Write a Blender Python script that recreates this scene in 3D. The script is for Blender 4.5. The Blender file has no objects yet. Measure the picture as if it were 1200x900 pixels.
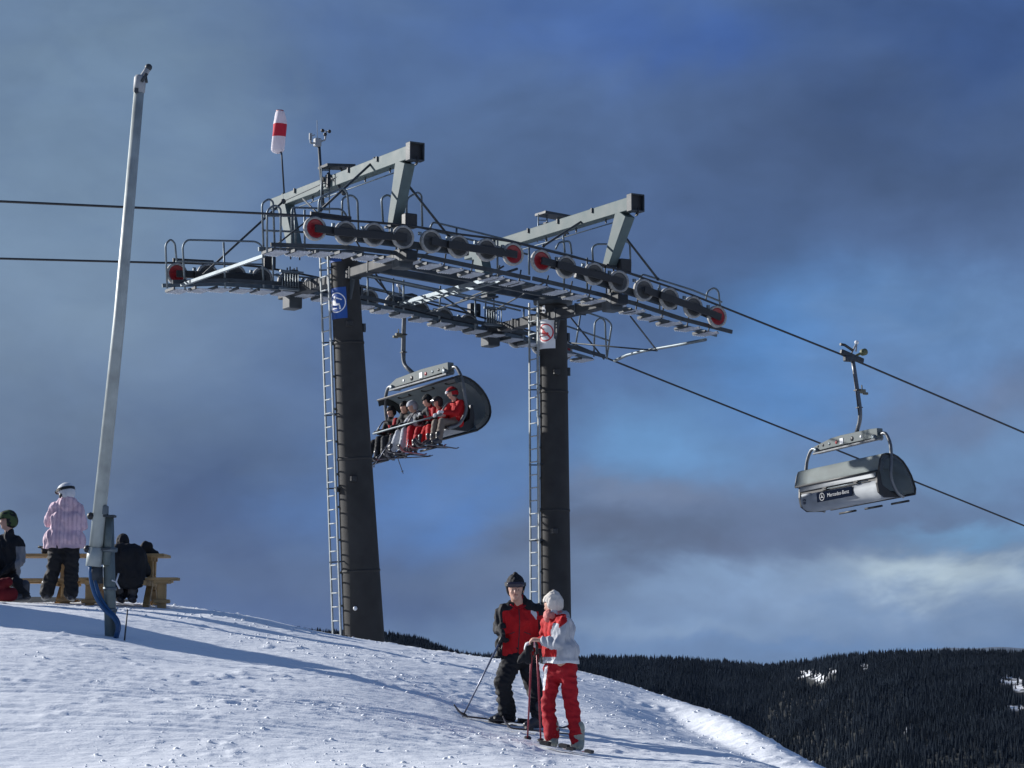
import bpy, bmesh, math, random
import numpy as np
from mathutils import Vector, Matrix, noise as mnoise
random.seed(7); np.random.seed(7)
R = math.radians
S = bpy.context.scene
COL = S.collection

# ------------------------------------------------------------------ camera
F = 2650.0; YH = 765.0; CZ = 1.6                # focal length in px of a 1200 px wide picture, eye height
TH = math.atan((YH - 450) / F)
cam = bpy.data.cameras.new('camera'); cam.sensor_width = 36; cam.lens = 36 * F / 1200
cam.clip_start = 0.1; cam.clip_end = 60000
co = bpy.data.objects.new('camera', cam); COL.objects.link(co)
co.location = (0, 0, CZ); co.rotation_euler = (math.pi / 2 + TH, 0, 0)
S.camera = co

# ------------------------------------------------------------------ light
SUN_AZ, SUN_EL = -64.0, 21.5                    # azimuth from +Y (away from the camera), minus is left
sv = Vector((math.sin(R(SUN_AZ)) * math.cos(R(SUN_EL)), math.cos(R(SUN_AZ)) * math.cos(R(SUN_EL)), math.sin(R(SUN_EL))))
sl = bpy.data.lights.new('sun', 'SUN'); sl.energy = 5.0; sl.angle = R(0.6); sl.color = (1, .975, .94)
so = bpy.data.objects.new('sun', sl); COL.objects.link(so)
so.rotation_euler = sv.to_track_quat('Z', 'Y').to_euler()
S.view_settings.view_transform = 'Standard'; S.view_settings.look = 'None'
S.view_settings.gamma = 1; S.view_settings.exposure = 0.36

def lin(r, g, b):
    return tuple(((c / 255) / 12.92 if c <= 10 else (((c / 255) + .055) / 1.055) ** 2.4) for c in (r, g, b)) + (1,)

# ------------------------------------------------------------------ sky
W = bpy.data.worlds.new('World'); S.world = W; W.use_nodes = True
nt = W.node_tree; nt.nodes.clear(); N = nt.nodes.new; LK = nt.links.new
def mth(op, a, b=None, c=None):
    n = N('ShaderNodeMath'); n.operation = op
    for i, v in enumerate((a, b, c)):
        if v is None: continue
        if isinstance(v, (int, float)): n.inputs[i].default_value = v
        else: LK(v, n.inputs[i])
    return n.outputs[0]
tc = N('ShaderNodeTexCoord'); sp = N('ShaderNodeSeparateXYZ'); LK(tc.outputs['Generated'], sp.inputs[0])
az = mth('ARCTAN2', sp.outputs[0], sp.outputs[1]); el = mth('ARCSINE', sp.outputs[2])
def wnoise(scale, det, seed, dist=0.0, stretch=1.0):
    cb = N('ShaderNodeCombineXYZ'); LK(az, cb.inputs[0]); LK(mth('MULTIPLY', el, stretch), cb.inputs[1]); cb.inputs[2].default_value = seed
    n = N('ShaderNodeTexNoise'); n.inputs['Scale'].default_value = scale; n.inputs['Detail'].default_value = det
    n.inputs['Roughness'].default_value = .55; n.inputs['Distortion'].default_value = dist
    LK(cb.outputs[0], n.inputs['Vector']); return n
n1 = wnoise(9, 6, 1.3, .3, 1.6); n2 = wnoise(9, 6, 7.7, .3, 1.6); n3 = wnoise(26, 7, 3.1, .6, 1.8)
sepn = N('ShaderNodeSeparateColor'); LK(n1.outputs['Color'], sepn.inputs[0])
waz = mth('ADD', az, mth('MULTIPLY', mth('SUBTRACT', sepn.outputs[0], .5), .17))
wel = mth('ADD', el, mth('MULTIPLY', mth('SUBTRACT', sepn.outputs[1], .5), .085))
def PA(px): return math.atan((px - 600) / F)
def PE(py): return (YH - py) / F
def mixc(f, a, b):
    m = N('ShaderNodeMix'); m.data_type = 'RGBA'
    if isinstance(f, float): m.inputs['Factor'].default_value = f
    else: LK(f, m.inputs['Factor'])
    for k, v in ((6, a), (7, b)):
        if isinstance(v, tuple): m.inputs[k].default_value = v
        else: LK(v, m.inputs[k])
    return m.outputs[2]
nish = N('ShaderNodeTexSky'); nish.sky_type = 'NISHITA'; nish.sun_disc = False
nish.sun_elevation = R(SUN_EL); nish.sun_rotation = R(SUN_AZ)
# overcast body colour by height, then cloud masses and blue openings placed by direction
mr = N('ShaderNodeMapRange'); mr.interpolation_type = 'SMOOTHSTEP'
LK(el, mr.inputs[0]); mr.inputs[1].default_value = -.02; mr.inputs[2].default_value = .14
c0 = mixc(mr.outputs[0], lin(108, 127, 165), lin(84, 100, 139))
SKY = [  # px, py, sx, sy, colour, weight
 (60, 180, 330, 330, (116, 131, 157), .9), (150, 400, 230, 120, (124, 136, 160), .75), (30, 560, 160, 110, (104, 116, 146), .6),
 (290, 610, 260, 110, (60, 76, 120), .85), (320, 450, 160, 90, (88, 104, 142), .5), (480, 330, 230, 150, (76, 95, 142), .6), (620, 20, 200, 70, (74, 98, 160), .6),
 (830, 70, 130, 50, (68, 92, 156), .75), (1000, 190, 260, 95, (66, 78, 112), .8), (1180, 60, 180, 90, (56, 76, 128), .7),
 (820, 290, 150, 80, (72, 88, 130), .6), (980, 420, 150, 65, (86, 126, 186), .8), (790, 520, 140, 55, (106, 140, 188), .8),
 (530, 590, 110, 50, (84, 116, 176), .8), (270, 300, 90, 60, (112, 126, 156), .5), (420, 120, 90, 60, (82, 102, 148), .5), (1120, 400, 130, 60, (110, 134, 178), .8), (1160, 500, 120, 50, (104, 112, 142), .7),
 (560, 440, 150, 60, (76, 96, 146), .5), (760, 640, 160, 38, (84, 92, 122), .95), (800, 592, 90, 20, (112, 118, 146), .7), (980, 610, 150, 40, (94, 104, 138), .8),
 (1120, 560, 120, 35, (112, 138, 180), .6), (600, 690, 170, 30, (96, 108, 142), .8), (1010, 705, 190, 20, (138, 150, 180), .8), (1110, 680, 130, 19, (180, 188, 206), 1.0), (1110, 640, 70, 13, (120, 154, 198), .8),
 (830, 690, 130, 16, (128, 146, 182), .7), (900, 725, 300, 18, (118, 136, 172), .7), (740, 735, 120, 12, (140, 154, 184), .4),
 (1000, 750, 260, 8, (108, 130, 172), .7), (330, 710, 200, 30, (70, 90, 138), .6)]
cur = c0
for i, (px, py, sx, sy, colr, wgt) in enumerate(SKY):
    a = mth('DIVIDE', mth('SUBTRACT', waz, PA(px)), sx / F); b = mth('DIVIDE', mth('SUBTRACT', wel, PE(py)), sy / F)
    r2 = mth('ADD', mth('MULTIPLY', a, a), mth('MULTIPLY', b, b))
    # break the mass up with finer noise
    r2 = mth('ADD', r2, mth('MULTIPLY', mth('SUBTRACT', n3.outputs[0], .5), 1.0))
    g = mth('POWER', 2.718, mth('MULTIPLY', mth('MAXIMUM', r2, 0.0), -.8))
    cur = mixc(mth('MULTIPLY', g, wgt), cur, lin(*colr))
# soft billow variation over everything
n4 = wnoise(48, 7, 5.5, .4, 1.7); n5 = wnoise(14, 6, 9.1, .5, 1.6)
rk = N('ShaderNodeMapRange'); rk.interpolation_type = 'SMOOTHSTEP'; LK(az, rk.inputs[0]); rk.inputs[1].default_value = -.16; rk.inputs[2].default_value = .10; rk.inputs[3].default_value = .6; rk.inputs[4].default_value = 1.0
d_ = mth('ADD', mth('MULTIPLY', mth('SUBTRACT', n5.outputs[0], .5), .62), mth('MULTIPLY', mth('SUBTRACT', n4.outputs[0], .5), .15))
d_ = mth('ADD', d_, mth('MULTIPLY', mth('SUBTRACT', n2.outputs[0], .5), .45))
v = mth('ADD', .90, mth('MULTIPLY', d_, rk.outputs[0]))
vm = N('ShaderNodeVectorMath'); vm.operation = 'SCALE'; vg = N('ShaderNodeVectorMath'); vg.operation = 'MULTIPLY'; LK(cur, vg.inputs[0]); vg.inputs[1].default_value = (.93, 1.055, 1.02); LK(vg.outputs[0], vm.inputs[0]); LK(v, vm.inputs['Scale'])
bg1 = N('ShaderNodeBackground'); hs = N('ShaderNodeHueSaturation'); hs.inputs['Saturation'].default_value = 1.06; LK(vm.outputs[0], hs.inputs['Color']); LK(hs.outputs[0], bg1.inputs[0]); bg1.inputs[1].default_value = 1.0
bg2 = N('ShaderNodeBackground'); LK(nish.outputs[0], bg2.inputs[0]); bg2.inputs[1].default_value = .05
ms = N('ShaderNodeMixShader'); ms.inputs[0].default_value = .10; LK(bg1.outputs[0], ms.inputs[1]); LK(bg2.outputs[0], ms.inputs[2])
wo = N('ShaderNodeOutputWorld'); LK(ms.outputs[0], wo.inputs[0])

# ------------------------------------------------------------------ materials
MATS = {}
def mat(name, col, rough=.6, metal=0, var=.12, scale=6, bump=0, bscale=40, spec=.5, trans=0, alpha=1, sheen=0):
    if name in MATS: return MATS[name]
    m = bpy.data.materials.new(name); m.use_nodes = True; t = m.node_tree; b = t.nodes['Principled BSDF']
    b.inputs['Roughness'].default_value = rough; b.inputs['Metallic'].default_value = metal
    b.inputs['Specular IOR Level'].default_value = spec
    c = col if len(col) == 4 else tuple(col) + (1,)
    g = t.nodes.new('ShaderNodeTexCoord'); n = t.nodes.new('ShaderNodeTexNoise')
    n.inputs['Scale'].default_value = scale; n.inputs['Detail'].default_value = 6
    t.links.new(g.outputs['Object'], n.inputs['Vector'])
    r = t.nodes.new('ShaderNodeMapRange'); r.inputs[1].default_value = .3; r.inputs[2].default_value = .7
    r.inputs[3].default_value = 1 - var; r.inputs[4].default_value = 1 + var
    t.links.new(n.outputs[0], r.inputs[0])
    s = t.nodes.new('ShaderNodeVectorMath'); s.operation = 'SCALE'; s.inputs[0].default_value = c[:3]
    t.links.new(r.outputs[0], s.inputs['Scale']); t.links.new(s.outputs[0], b.inputs['Base Color'])
    r2 = t.nodes.new('ShaderNodeMapRange'); r2.inputs[3].default_value = max(0, rough - .12); r2.inputs[4].default_value = min(1, rough + .12)
    t.links.new(n.outputs[0], r2.inputs[0]); t.links.new(r2.outputs[0], b.inputs['Roughness'])
    if bump:
        bn = t.nodes.new('ShaderNodeTexNoise'); bn.inputs['Scale'].default_value = bscale; bn.inputs['Detail'].default_value = 5
        t.links.new(g.outputs['Object'], bn.inputs['Vector'])
        bp = t.nodes.new('ShaderNodeBump'); bp.inputs['Strength'].default_value = 1; bp.inputs['Distance'].default_value = bump
        t.links.new(bn.outputs[0], bp.inputs['Height']); t.links.new(bp.outputs[0], b.inputs['Normal'])
    if trans or alpha < 1:
        out = t.nodes['Material Output']; mx = t.nodes.new('ShaderNodeMixShader')
        o2 = t.nodes.new('ShaderNodeBsdfTranslucent' if trans else 'ShaderNodeBsdfTransparent')
        o2.inputs[0].default_value = c if trans else (.75, .8, .85, 1)
        mx.inputs[0].default_value = trans if trans else 1 - alpha
        t.links.new(b.outputs[0], mx.inputs[1]); t.links.new(o2.outputs[0], mx.inputs[2]); t.links.new(mx.outputs[0], out.inputs[0])
    MATS[name] = m; return m
galv = mat('galvanised_steel', (.13, .16, .18), .5, .55, .18, 5, .002, 30)
dsteel = mat('dark_steel', (.040, .050, .060), .55, 0, .25, 4, .002, 30, spec=.3)
paint = mat('pale_green_paint', (.084, .120, .124), .6, 0, .16, 3, .001, 20, spec=.25)
polem = mat('dark_brown_pole_paint', (.034, .034, .034), .65, 0, .22, 2.5, .002, 14, spec=.22)
rubber = mat('black_rubber', (.02, .021, .023), .7, 0, .2, 9)
rimm = mat('worn_rubber_rim', (.30, .30, .29), .7, 0, .25, 20)
discm = mat('sheave_grey', (.07, .073, .075), .55, .2, .3, 12)
redm = mat('red_paint', (.27, .012, .016), .45, 0, .18, 10)
ropem = mat('steel_rope', (.03, .032, .035), .5, .3, .2, 60, .004, 90)
grate = mat('snow_filled_grating', (.62, .65, .70), .7, 0, .25, 14, .003, 80, trans=.55)
alum = mat('aluminium_shell', (.27, .29, .31), .62, .05, .15, 3)
bubm = mat('smoked_bubble', (.23, .26, .25), .75, 0, .15, 2, alpha=.78, spec=.3)
black = mat('black_plastic', (.015, .016, .018), .5, 0, .2, 12)
blueS = mat('sign_blue', (.010, .07, .30), .4, 0, .08, 8)
whiteS = mat('sign_white', (.72, .73, .74), .45, 0, .06, 8)
redS = mat('sign_red', (.55, .03, .04), .45, 0, .06, 8)
lance_m = mat('lance_aluminium', (.33, .37, .36), .5, .05, .22, 4, .001, 20)
lpost = mat('lance_post_green_grey', (.13, .165, .165), .5, .3, .2, 6, .001, 30)
hoseb = mat('hose_blue', (.01, .07, .19), .4, 0, .12, 10)
wood = mat('pale_pine', (.34, .225, .10), .65, 0, .25, 7, .002, 40)
skin = mat('skin', (.52, .30, .22), .55, 0, .12, 12)

# ------------------------------------------------------------------ helpers
def tag(o, label=None, cat=None, group=None, kind=None):
    if label: o['label'] = label
    if cat: o['category'] = cat
    if group: o['group'] = group
    if kind: o['kind'] = kind
    return o
def empty(name, loc=(0, 0, 0), rz=0, **k):
    o = bpy.data.objects.new(name, None); COL.objects.link(o); o.location = loc; o.rotation_euler = (0, 0, rz)
    o.empty_display_size = .1
    return tag(o, **k)
def off(p):
    v = Vector((0, 0, 0))
    while p is not None: v += p.location; p = p.parent
    return v
def fin(name, mesh, parent=None, local=False):
    o = bpy.data.objects.new(name, mesh); COL.objects.link(o)
    if parent is not None:
        o.parent = parent
        if not local: mesh.transform(Matrix.Translation(-off(parent)))
    return o
class MB:
    """collects boxes, tubes and prisms of ONE part"""
    def __init__(s): s.v = []; s.f = []; s.mi = []; s.cur = 0; s.sm = []
    def add(s, vs, fs, smooth=False):
        b = len(s.v); s.v += [tuple(v) for v in vs]
        for f in fs: s.f.append([b + i for i in f]); s.mi.append(s.cur); s.sm.append(smooth)
        return s
    def box(s, c, sx, sy, sz, ax=None):
        c = Vector(c); ax = ax or (Vector((1, 0, 0)), Vector((0, 1, 0)), Vector((0, 0, 1)))
        vs = [c + ax[0] * (sx / 2 * i) + ax[1] * (sy / 2 * j) + ax[2] * (sz / 2 * k) for i in (-1, 1) for j in (-1, 1) for k in (-1, 1)]
        return s.add(vs, [(0, 1, 3, 2), (4, 6, 7, 5), (0, 4, 5, 1), (2, 3, 7, 6), (0, 2, 6, 4), (1, 5, 7, 3)])
    def beam(s, a, b, w, h, up=Vector((0, 0, 1)), w2=None, h2=None):
        a = Vector(a); b = Vector(b); d = (b - a).normalized(); x = d.cross(up).normalized(); z = x.cross(d).normalized()
        w2 = w2 or w; h2 = h2 or h
        vs = []
        for p, ww, hh in ((a, w, h), (b, w2, h2)):
            vs += [p + x * (ww / 2 * i) + z * (hh / 2 * k) for i, k in ((-1, -1), (1, -1), (1, 1), (-1, 1))]
        return s.add(vs, [(3, 2, 1, 0), (4, 5, 6, 7), (0, 1, 5, 4), (1, 2, 6, 5), (2, 3, 7, 6), (3, 0, 4, 7)])
    def tube(s, pts, r, n=8, r2=None, round_=0):
        pts = [Vector(p) for p in pts]
        if round_:
            q = [pts[0]]
            for i in range(1, len(pts) - 1):
                p = pts[i]; a = pts[i - 1] - p; b = pts[i + 1] - p
                k = min(round_, a.length * .45, b.length * .45); a = p + a.normalized() * k; b = p + b.normalized() * k
                q += [a * (1 - t) ** 2 + p * 2 * t * (1 - t) + b * t * t for t in (0, .33, .66, 1)]
            pts = q + [pts[-1]]
        m = len(pts); vs = []; prev = None
        for i, p in enumerate(pts):
            d = (pts[min(i + 1, m - 1)] - pts[max(i - 1, 0)]).normalized()
            if prev is None:
                u = d.cross(Vector((0, 0, 1)))
                if u.length < .1: u = d.cross(Vector((1, 0, 0)))
                u.normalize()
            else:
                u = (prev - d * prev.dot(d)).normalized()
            prev = u; w = d.cross(u)
            rr = r if r2 is None else r + (r2 - r) * i / (m - 1)
            vs += [p + (u * math.cos(a) + w * math.sin(a)) * rr for a in [2 * math.pi * k / n for k in range(n)]]
        fs = [(i * n + k, i * n + (k + 1) % n, (i + 1) * n + (k + 1) % n, (i + 1) * n + k) for i in range(m - 1) for k in range(n)]
        s.add(vs, fs, True); b = len(s.v) - len(vs)
        s.f.append([b + k for k in reversed(range(n))]); s.f.append([b + (m - 1) * n + k for k in range(n)])
        s.mi += [s.cur] * 2; s.sm += [False] * 2
        return s
    def lathe(s, c, axis, prof, n=20, ref=None):
        """prof: list of (distance along axis, radius)"""
        c = Vector(c); axis = Vector(axis).normalized(); u = axis.cross(ref or Vector((0, 0, 1)))
        if u.length < .1: u = axis.cross(Vector((1, 0, 0)))
        u.normalize(); w = axis.cross(u); vs = []
        for d, r in prof: vs += [c + axis * d + (u * math.cos(a) + w * math.sin(a)) * max(r, 1e-4) for a in [2 * math.pi * k / n for k in range(n)]]
        m = len(prof)
        fs = [(i * n + k, i * n + (k + 1) % n, (i + 1) * n + (k + 1) % n, (i + 1) * n + k) for i in range(m - 1) for k in range(n)]
        return s.add(vs, fs, True)
    def ball(s, c, r, n=12, sc=(1, 1, 1)):
        c = Vector(c); vs = []; m = n // 2
        for i in range(m + 1):
            t = math.pi * i / m
            vs += [c + Vector((math.sin(t) * math.cos(a) * r * sc[0], math.sin(t) * math.sin(a) * r * sc[1], math.cos(t) * r * sc[2])) for a in [2 * math.pi * k / n for k in range(n)]]
        fs = [((i + 1) * n + k, (i + 1) * n + (k + 1) % n, i * n + (k + 1) % n, i * n + k) for i in range(m) for k in range(n)]
        return s.add(vs, fs, True)
    def mesh(s, name, mats):
        me = bpy.data.meshes.new(name); me.from_pydata(s.v, [], s.f)
        for m in (mats if isinstance(mats, (list, tuple)) else [mats]): me.materials.append(m)
        me.polygons.foreach_set('material_index', s.mi); me.polygons.foreach_set('use_smooth', s.sm)
        me.update(); return me
    def build(s, name, mats, parent=None, local=False, bevel=0):
        me = s.mesh(name, mats)
        if bevel:
            bm = bmesh.new(); bm.from_mesh(me); bmesh.ops.remove_doubles(bm, verts=bm.verts, dist=1e-5)
            bmesh.ops.bevel(bm, geom=[e for e in bm.edges if len(e.link_faces) == 2 and e.calc_face_angle(0) > .6], offset=bevel, segments=1, affect='EDGES')
            bm.to_mesh(me); bm.free()
        return fin(name, me, parent, local)
def copy_tree(o, parent=None):
    c = o.copy(); COL.objects.link(c)
    if parent is not None: c.parent = parent
    for ch in list(o.children): copy_tree(ch, c)
    return c

def ray(px, py):
    a = (px - 600) / F; b = (450 - py) / F
    return Vector((a, math.cos(TH) - b * math.sin(TH), math.sin(TH) + b * math.cos(TH)))
def P(px, py, Y):
    d = ray(px, py); return Vector((0, 0, CZ)) + d * (Y / d.y)

# ------------------------------------------------------------------ noise for terrain
def vnoise(x, y, seed):
    rng = np.random.RandomState(seed); T = rng.rand(256, 256)
    xi = np.floor(x).astype(np.int64); yi = np.floor(y).astype(np.int64); fx = x - xi; fy = y - yi
    fx = fx * fx * (3 - 2 * fx); fy = fy * fy * (3 - 2 * fy)
    a = T[xi % 256, yi % 256]; b = T[(xi + 1) % 256, yi % 256]; c = T[xi % 256, (yi + 1) % 256]; d = T[(xi + 1) % 256, (yi + 1) % 256]
    return (a * (1 - fx) + b * fx) * (1 - fy) + (c * (1 - fx) + d * fx) * fy
def fbm(x, y, seed, octv=4, g=.5):
    s = 0; a = 1; t = 0
    for k in range(octv):
        c, sn = math.cos(k * 1.1), math.sin(k * 1.1)
        s = s + a * vnoise((x * c - y * sn) * 2 ** k + 37.3 * k, (x * sn + y * c) * 2 ** k + 11.7 * k, seed + k); t += a; a *= g
    return s / t
# ground height by bearing (picture column px) and distance: rows are picture heights of the surface at that distance
ROWS = [0, 8, 14, 20, 23.4, 26, 29, 32, 35, 38, 42, 50, 70, 120, 300, 700]
def tbl(*ys): return ys
CTRL = {  # px : z above the eye level at each distance in ROWS
 -700: [-1.6, -1.5, -1.3, -.9, -.25, .25, .75, 1.05, 1.25, 1.3, 1.1, .4, -2, -12, -50, -140],
 0:   [-1.6, -1.5, -1.28, -1.02, -.43, 0, .36, .64, .80, .83, .60, -.3, -3, -14, -55, -150],
 130: [-1.6, -1.5, -1.28, -1.02, -.47, -.12, .22, .52, .745, .80, .55, -.3, -3, -14, -55, -150],
 250: [-1.6, -1.5, -1.28, -1.02, -.55, -.25, .05, .36, .64, .66, .35, -.5, -3.2, -14, -55, -150],
 400: [-1.6, -1.5, -1.28, -1.02, -.69, -.39, -.10, .14, .27, .22, -.05, -.9, -3.6, -15, -60, -160],
 500: [-1.6, -1.5, -1.28, -1.03, -.80, -.58, -.30, -.06, .05, -.02, -.35, -1.3, -4.2, -17, -65, -170],
 600: [-1.6, -1.5, -1.29, -1.04, -.93, -.81, -.52, -.25, -.11, -.20, -.6, -1.7, -5, -19, -70, -180],
 660: [-1.6, -1.5, -1.30, -1.08, -1.03, -.87, -.62, -.36, -.22, -.36, -.8, -2.0, -5.5, -20, -75, -180],
 760: [-1.6, -1.5, -1.32, -1.13, -1.08, -.97, -.77, -.58, -.60, -.85, -1.4, -2.8, -7, -22, -80, -180],
 850: [-1.6, -1.5, -1.34, -1.18, -1.13, -1.05, -.93, -.90, -1.08, -1.4, -2.0, -3.6, -8, -24, -80, -180],
 965: [-1.6, -1.52, -1.38, -1.30, -1.34, -1.40, -1.52, -1.72, -2.0, -2.4, -3.1, -4.8, -10, -27, -85, -180],
 1200:[-1.6, -1.6, -1.55, -1.62, -1.9, -2.1, -2.45, -2.8, -3.2, -3.7, -4.5, -6.5, -12, -30, -90, -180],
 1900:[-1.6, -1.8, -2.2, -2.8, -3.4, -3.9, -4.6, -5.2, -6, -6.8, -8, -11, -18, -40, -100, -190]}
cpx = sorted(CTRL); CU = np.array([(c - 600) / F for c in cpx]); CT = np.array([CTRL[c] for c in cpx])
dr = np.arange(0, 701, .5)
def pchip(x, y, xq):
    h = np.diff(x); dl = np.diff(y) / h; m = np.zeros_like(y)
    for i in range(1, len(x) - 1):
        if dl[i - 1] * dl[i] > 0: m[i] = 2 * dl[i - 1] * dl[i] / (dl[i - 1] + dl[i])
    m[0] = dl[0]; m[-1] = dl[-1]
    k = np.clip(np.searchsorted(x, xq) - 1, 0, len(x) - 2); t = (xq - x[k]) / h[k]
    return (1 + 2 * t) * (1 - t) ** 2 * y[k] + t * (1 - t) ** 2 * h[k] * m[k] + t * t * (3 - 2 * t) * y[k + 1] + t * t * (t - 1) * h[k] * m[k + 1]
DT = np.array([pchip(np.array(ROWS, float), row, dr) for row in CT])          # (px, dist)
uf = np.linspace(CU[0], CU[-1], 200); DU = np.array([pchip(CU, DT[:, j], uf) for j in range(DT.shape[1])]).T
def ground(X, Y, fine=True):
    X = np.asarray(X, float); Y = np.asarray(Y, float)
    d = np.clip(Y, 0, 699); u = X / np.maximum(Y, 6.0)
    ui = np.clip((u - uf[0]) / (uf[1] - uf[0]), 0, 198.999); di = d / .5
    i = ui.astype(int); j = di.astype(int); a = ui - i; b = di - j
    z = (DU[i, j] * (1 - a) + DU[i + 1, j] * a) * (1 - b) + (DU[i, j + 1] * (1 - a) + DU[i + 1, j + 1] * a) * b
    # unseen mound added past the left edge to cast the shadow band
    z = z + 2.5 * np.exp(-((X + 10.0) / 1.25) ** 2 - ((Y - 31.8) / 1.3) ** 2)
    z = z + (fbm(X * .35, Y * .35, 5, 3) - .5) * .12 * np.clip((Y - 10) / 10, .3, 1)
    if fine:
        k = np.exp(-((Y - 27) / 14.0) ** 2) * np.exp(-(X / 13.0) ** 2)
        lump = fbm(X * 1.6, Y * 1.1, 9, 2)                                     # where the surface is churned
        ch = np.clip((lump - .42) * 4, .15, 1)
        ch = np.maximum(ch, np.clip((X - .6) / 2.5, 0, 1) * .9)
        z = z + k * ((fbm(X * .9, Y * 1.3, 11, 3) - .5) * .034 + (fbm(X * 2.0 + Y, Y * 9, 17, 3) - .5) * .014
                     + ch * (fbm(X * 4.2, Y * 3.2, 21, 3) - .42) * .020
                     + ch * np.clip(fbm(X * 9, Y * 7, 31, 2) - .62, 0, 1) * .11
                     + (fbm(X * 14, Y * 10, 41, 2) - .5) * .012)
        gt = (X - 2.10) * .972 + (Y - 31.0) * .236; gm = np.exp(-((Y - 28.6) / 3.2) ** 4)
        z = z + gm * (-.23 * np.where(gt < 0, np.exp(-(gt / .95) ** 2), np.exp(-(gt / .35) ** 2)) + .06 * np.exp(-((gt - .75) / .45) ** 2))
        # old ski tracks running along the slope
        for (x0, y0, sl_, wv, ph) in ((-7, 22.0, -.02, .12, 3), (-7, 29.3, -.2, .25, 5), (-3, 24.4, -.12, .3, .5), (-7, 24.2, .03, .3, 1.5), (-6, 25.2, -.10, .25, 0), (-6, 27.5, -.16, .3, 2), (-6, 23.6, -.04, .2, 4), (-2, 22.6, -.06, .15, 1)):
            t = Y - (y0 + sl_ * (X - x0) + wv * np.sin(X * .7 + ph))
            z = z - k * .024 * (np.exp(-(t / .05) ** 2) + np.exp(-((t - .22) / .05) ** 2))
    return z + CZ
def gz(x, y): return float(ground(np.array([x]), np.array([y]))[0])
def grid_mesh(name, xs, ys, zfun, m, **k):
    X, Y = np.meshgrid(xs, ys); Z = zfun(X, Y); nx, ny = len(xs), len(ys)
    me = bpy.data.meshes.new(name); me.vertices.add(nx * ny)
    me.vertices.foreach_set('co', np.stack([X, Y, Z], -1).astype(np.float32).ravel())
    i, j = np.meshgrid(np.arange(nx - 1), np.arange(ny - 1)); a = (j * nx + i).ravel()
    q = np.stack([a, a + 1, a + nx + 1, a + nx], -1).astype(np.int32)
    me.loops.add(q.size); me.loops.foreach_set('vertex_index', q.ravel())
    me.polygons.add(len(q)); me.polygons.foreach_set('loop_start', np.arange(len(q), dtype=np.int32) * 4)
    me.polygons.foreach_set('use_smooth', np.ones(len(q), bool)); me.materials.append(m)
    me.update(calc_edges=True)
    return tag(fin(name, me), **k)
def expand(lo, hi, step, far0, far1, g=1.13):
    a = list(np.arange(lo, hi + step / 2, step)); d = step; x = hi
    while x < far1: d *= g; x += d; a.append(x)
    d = step; x = lo; b = []
    while x > far0: d *= g; x -= d; b.append(x)
    return np.array(b[::-1] + a)

# snow material
sm = bpy.data.materials.new('snow'); sm.use_nodes = True; t = sm.node_tree; b = t.nodes['Principled BSDF']
g = t.nodes.new('ShaderNodeTexCoord')
def tn(scale, det, x=1, y=1):
    mp = t.nodes.new('ShaderNodeMapping'); mp.inputs['Scale'].default_value = (x, y, 1); t.links.new(g.outputs['Object'], mp.inputs[0])
    n = t.nodes.new('ShaderNodeTexNoise'); n.inputs['Scale'].default_value = scale; n.inputs['Detail'].default_value = det
    t.links.new(mp.outputs[0], n.inputs['Vector']); return n
sm.name = 'snow'; na = tn(1.2, 5); nb = tn(7, 8, .6, 1.3); nc = tn(38, 4)
mx = t.nodes.new('ShaderNodeMix'); mx.data_type = 'RGBA'; mx.inputs[6].default_value = (.85, .88, .92, 1); mx.inputs[7].default_value = (.91, .93, .95, 1)
t.links.new(na.outputs[0], mx.inputs['Factor']); t.links.new(mx.outputs[2], b.inputs['Base Color'])
b.inputs['Roughness'].default_value = .55; b.inputs['Specular IOR Level'].default_value = .3
ad = t.nodes.new('ShaderNodeMath'); ad.operation = 'MULTIPLY_ADD'; t.links.new(nc.outputs[0], ad.inputs[0]); ad.inputs[1].default_value = .16; t.links.new(nb.outputs[0], ad.inputs[2])
bp = t.nodes.new('ShaderNodeBump'); bp.inputs['Distance'].default_value = .045; bp.inputs['Strength'].default_value = .5
t.links.new(ad.outputs[0], bp.inputs['Height']); t.links.new(bp.outputs[0], b.inputs['Normal'])
xs = expand(-9, 7.5, .045, -650, 650, 1.12); ys = np.concatenate([expand(17, 39, .045, -60, 39, 1.12), expand(39, 39.05, .06, 39, 690, 1.10)[1:]])
ys = np.unique(np.round(ys, 4))
grid_mesh('snow_ground', xs, ys, ground, sm, kind='structure')

crng = np.random.RandomState(12); nc_ = 12000
cx_ = crng.uniform(-7.5, 6.5, nc_); cy_ = crng.uniform(17.5, 38, nc_); wt_ = fbm(cx_ * .9, cy_ * .7, 9, 2) + .10 * np.clip(cx_ / 3, 0, 1); wt_ = wt_ + .12 * (crng.rand(nc_) - .5); kp = wt_ > .56; cx_, cy_ = cx_[kp], cy_[kp]; cz_ = ground(cx_, cy_)
bv = np.array([(1, 0, 0), (-1, 0, 0), (0, 1, 0), (0, -1, 0), (0, 0, 1), (0, 0, -1), (.6, .6, .5), (-.6, .55, .4), (.5, -.6, .5), (-.55, -.6, .45)], float)
bmh = bmesh.new(); [bmh.verts.new(v_) for v_ in bv]; bmesh.ops.convex_hull(bmh, input=bmh.verts[:]); bmh.verts.index_update(); bf = np.array([[v_.index for v_ in f_.verts] for f_ in bmh.faces if len(f_.verts) == 3]); bv = np.array([tuple(v_.co) for v_ in bmh.verts]); bmh.free()
CVs = []; CFs = []
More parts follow.
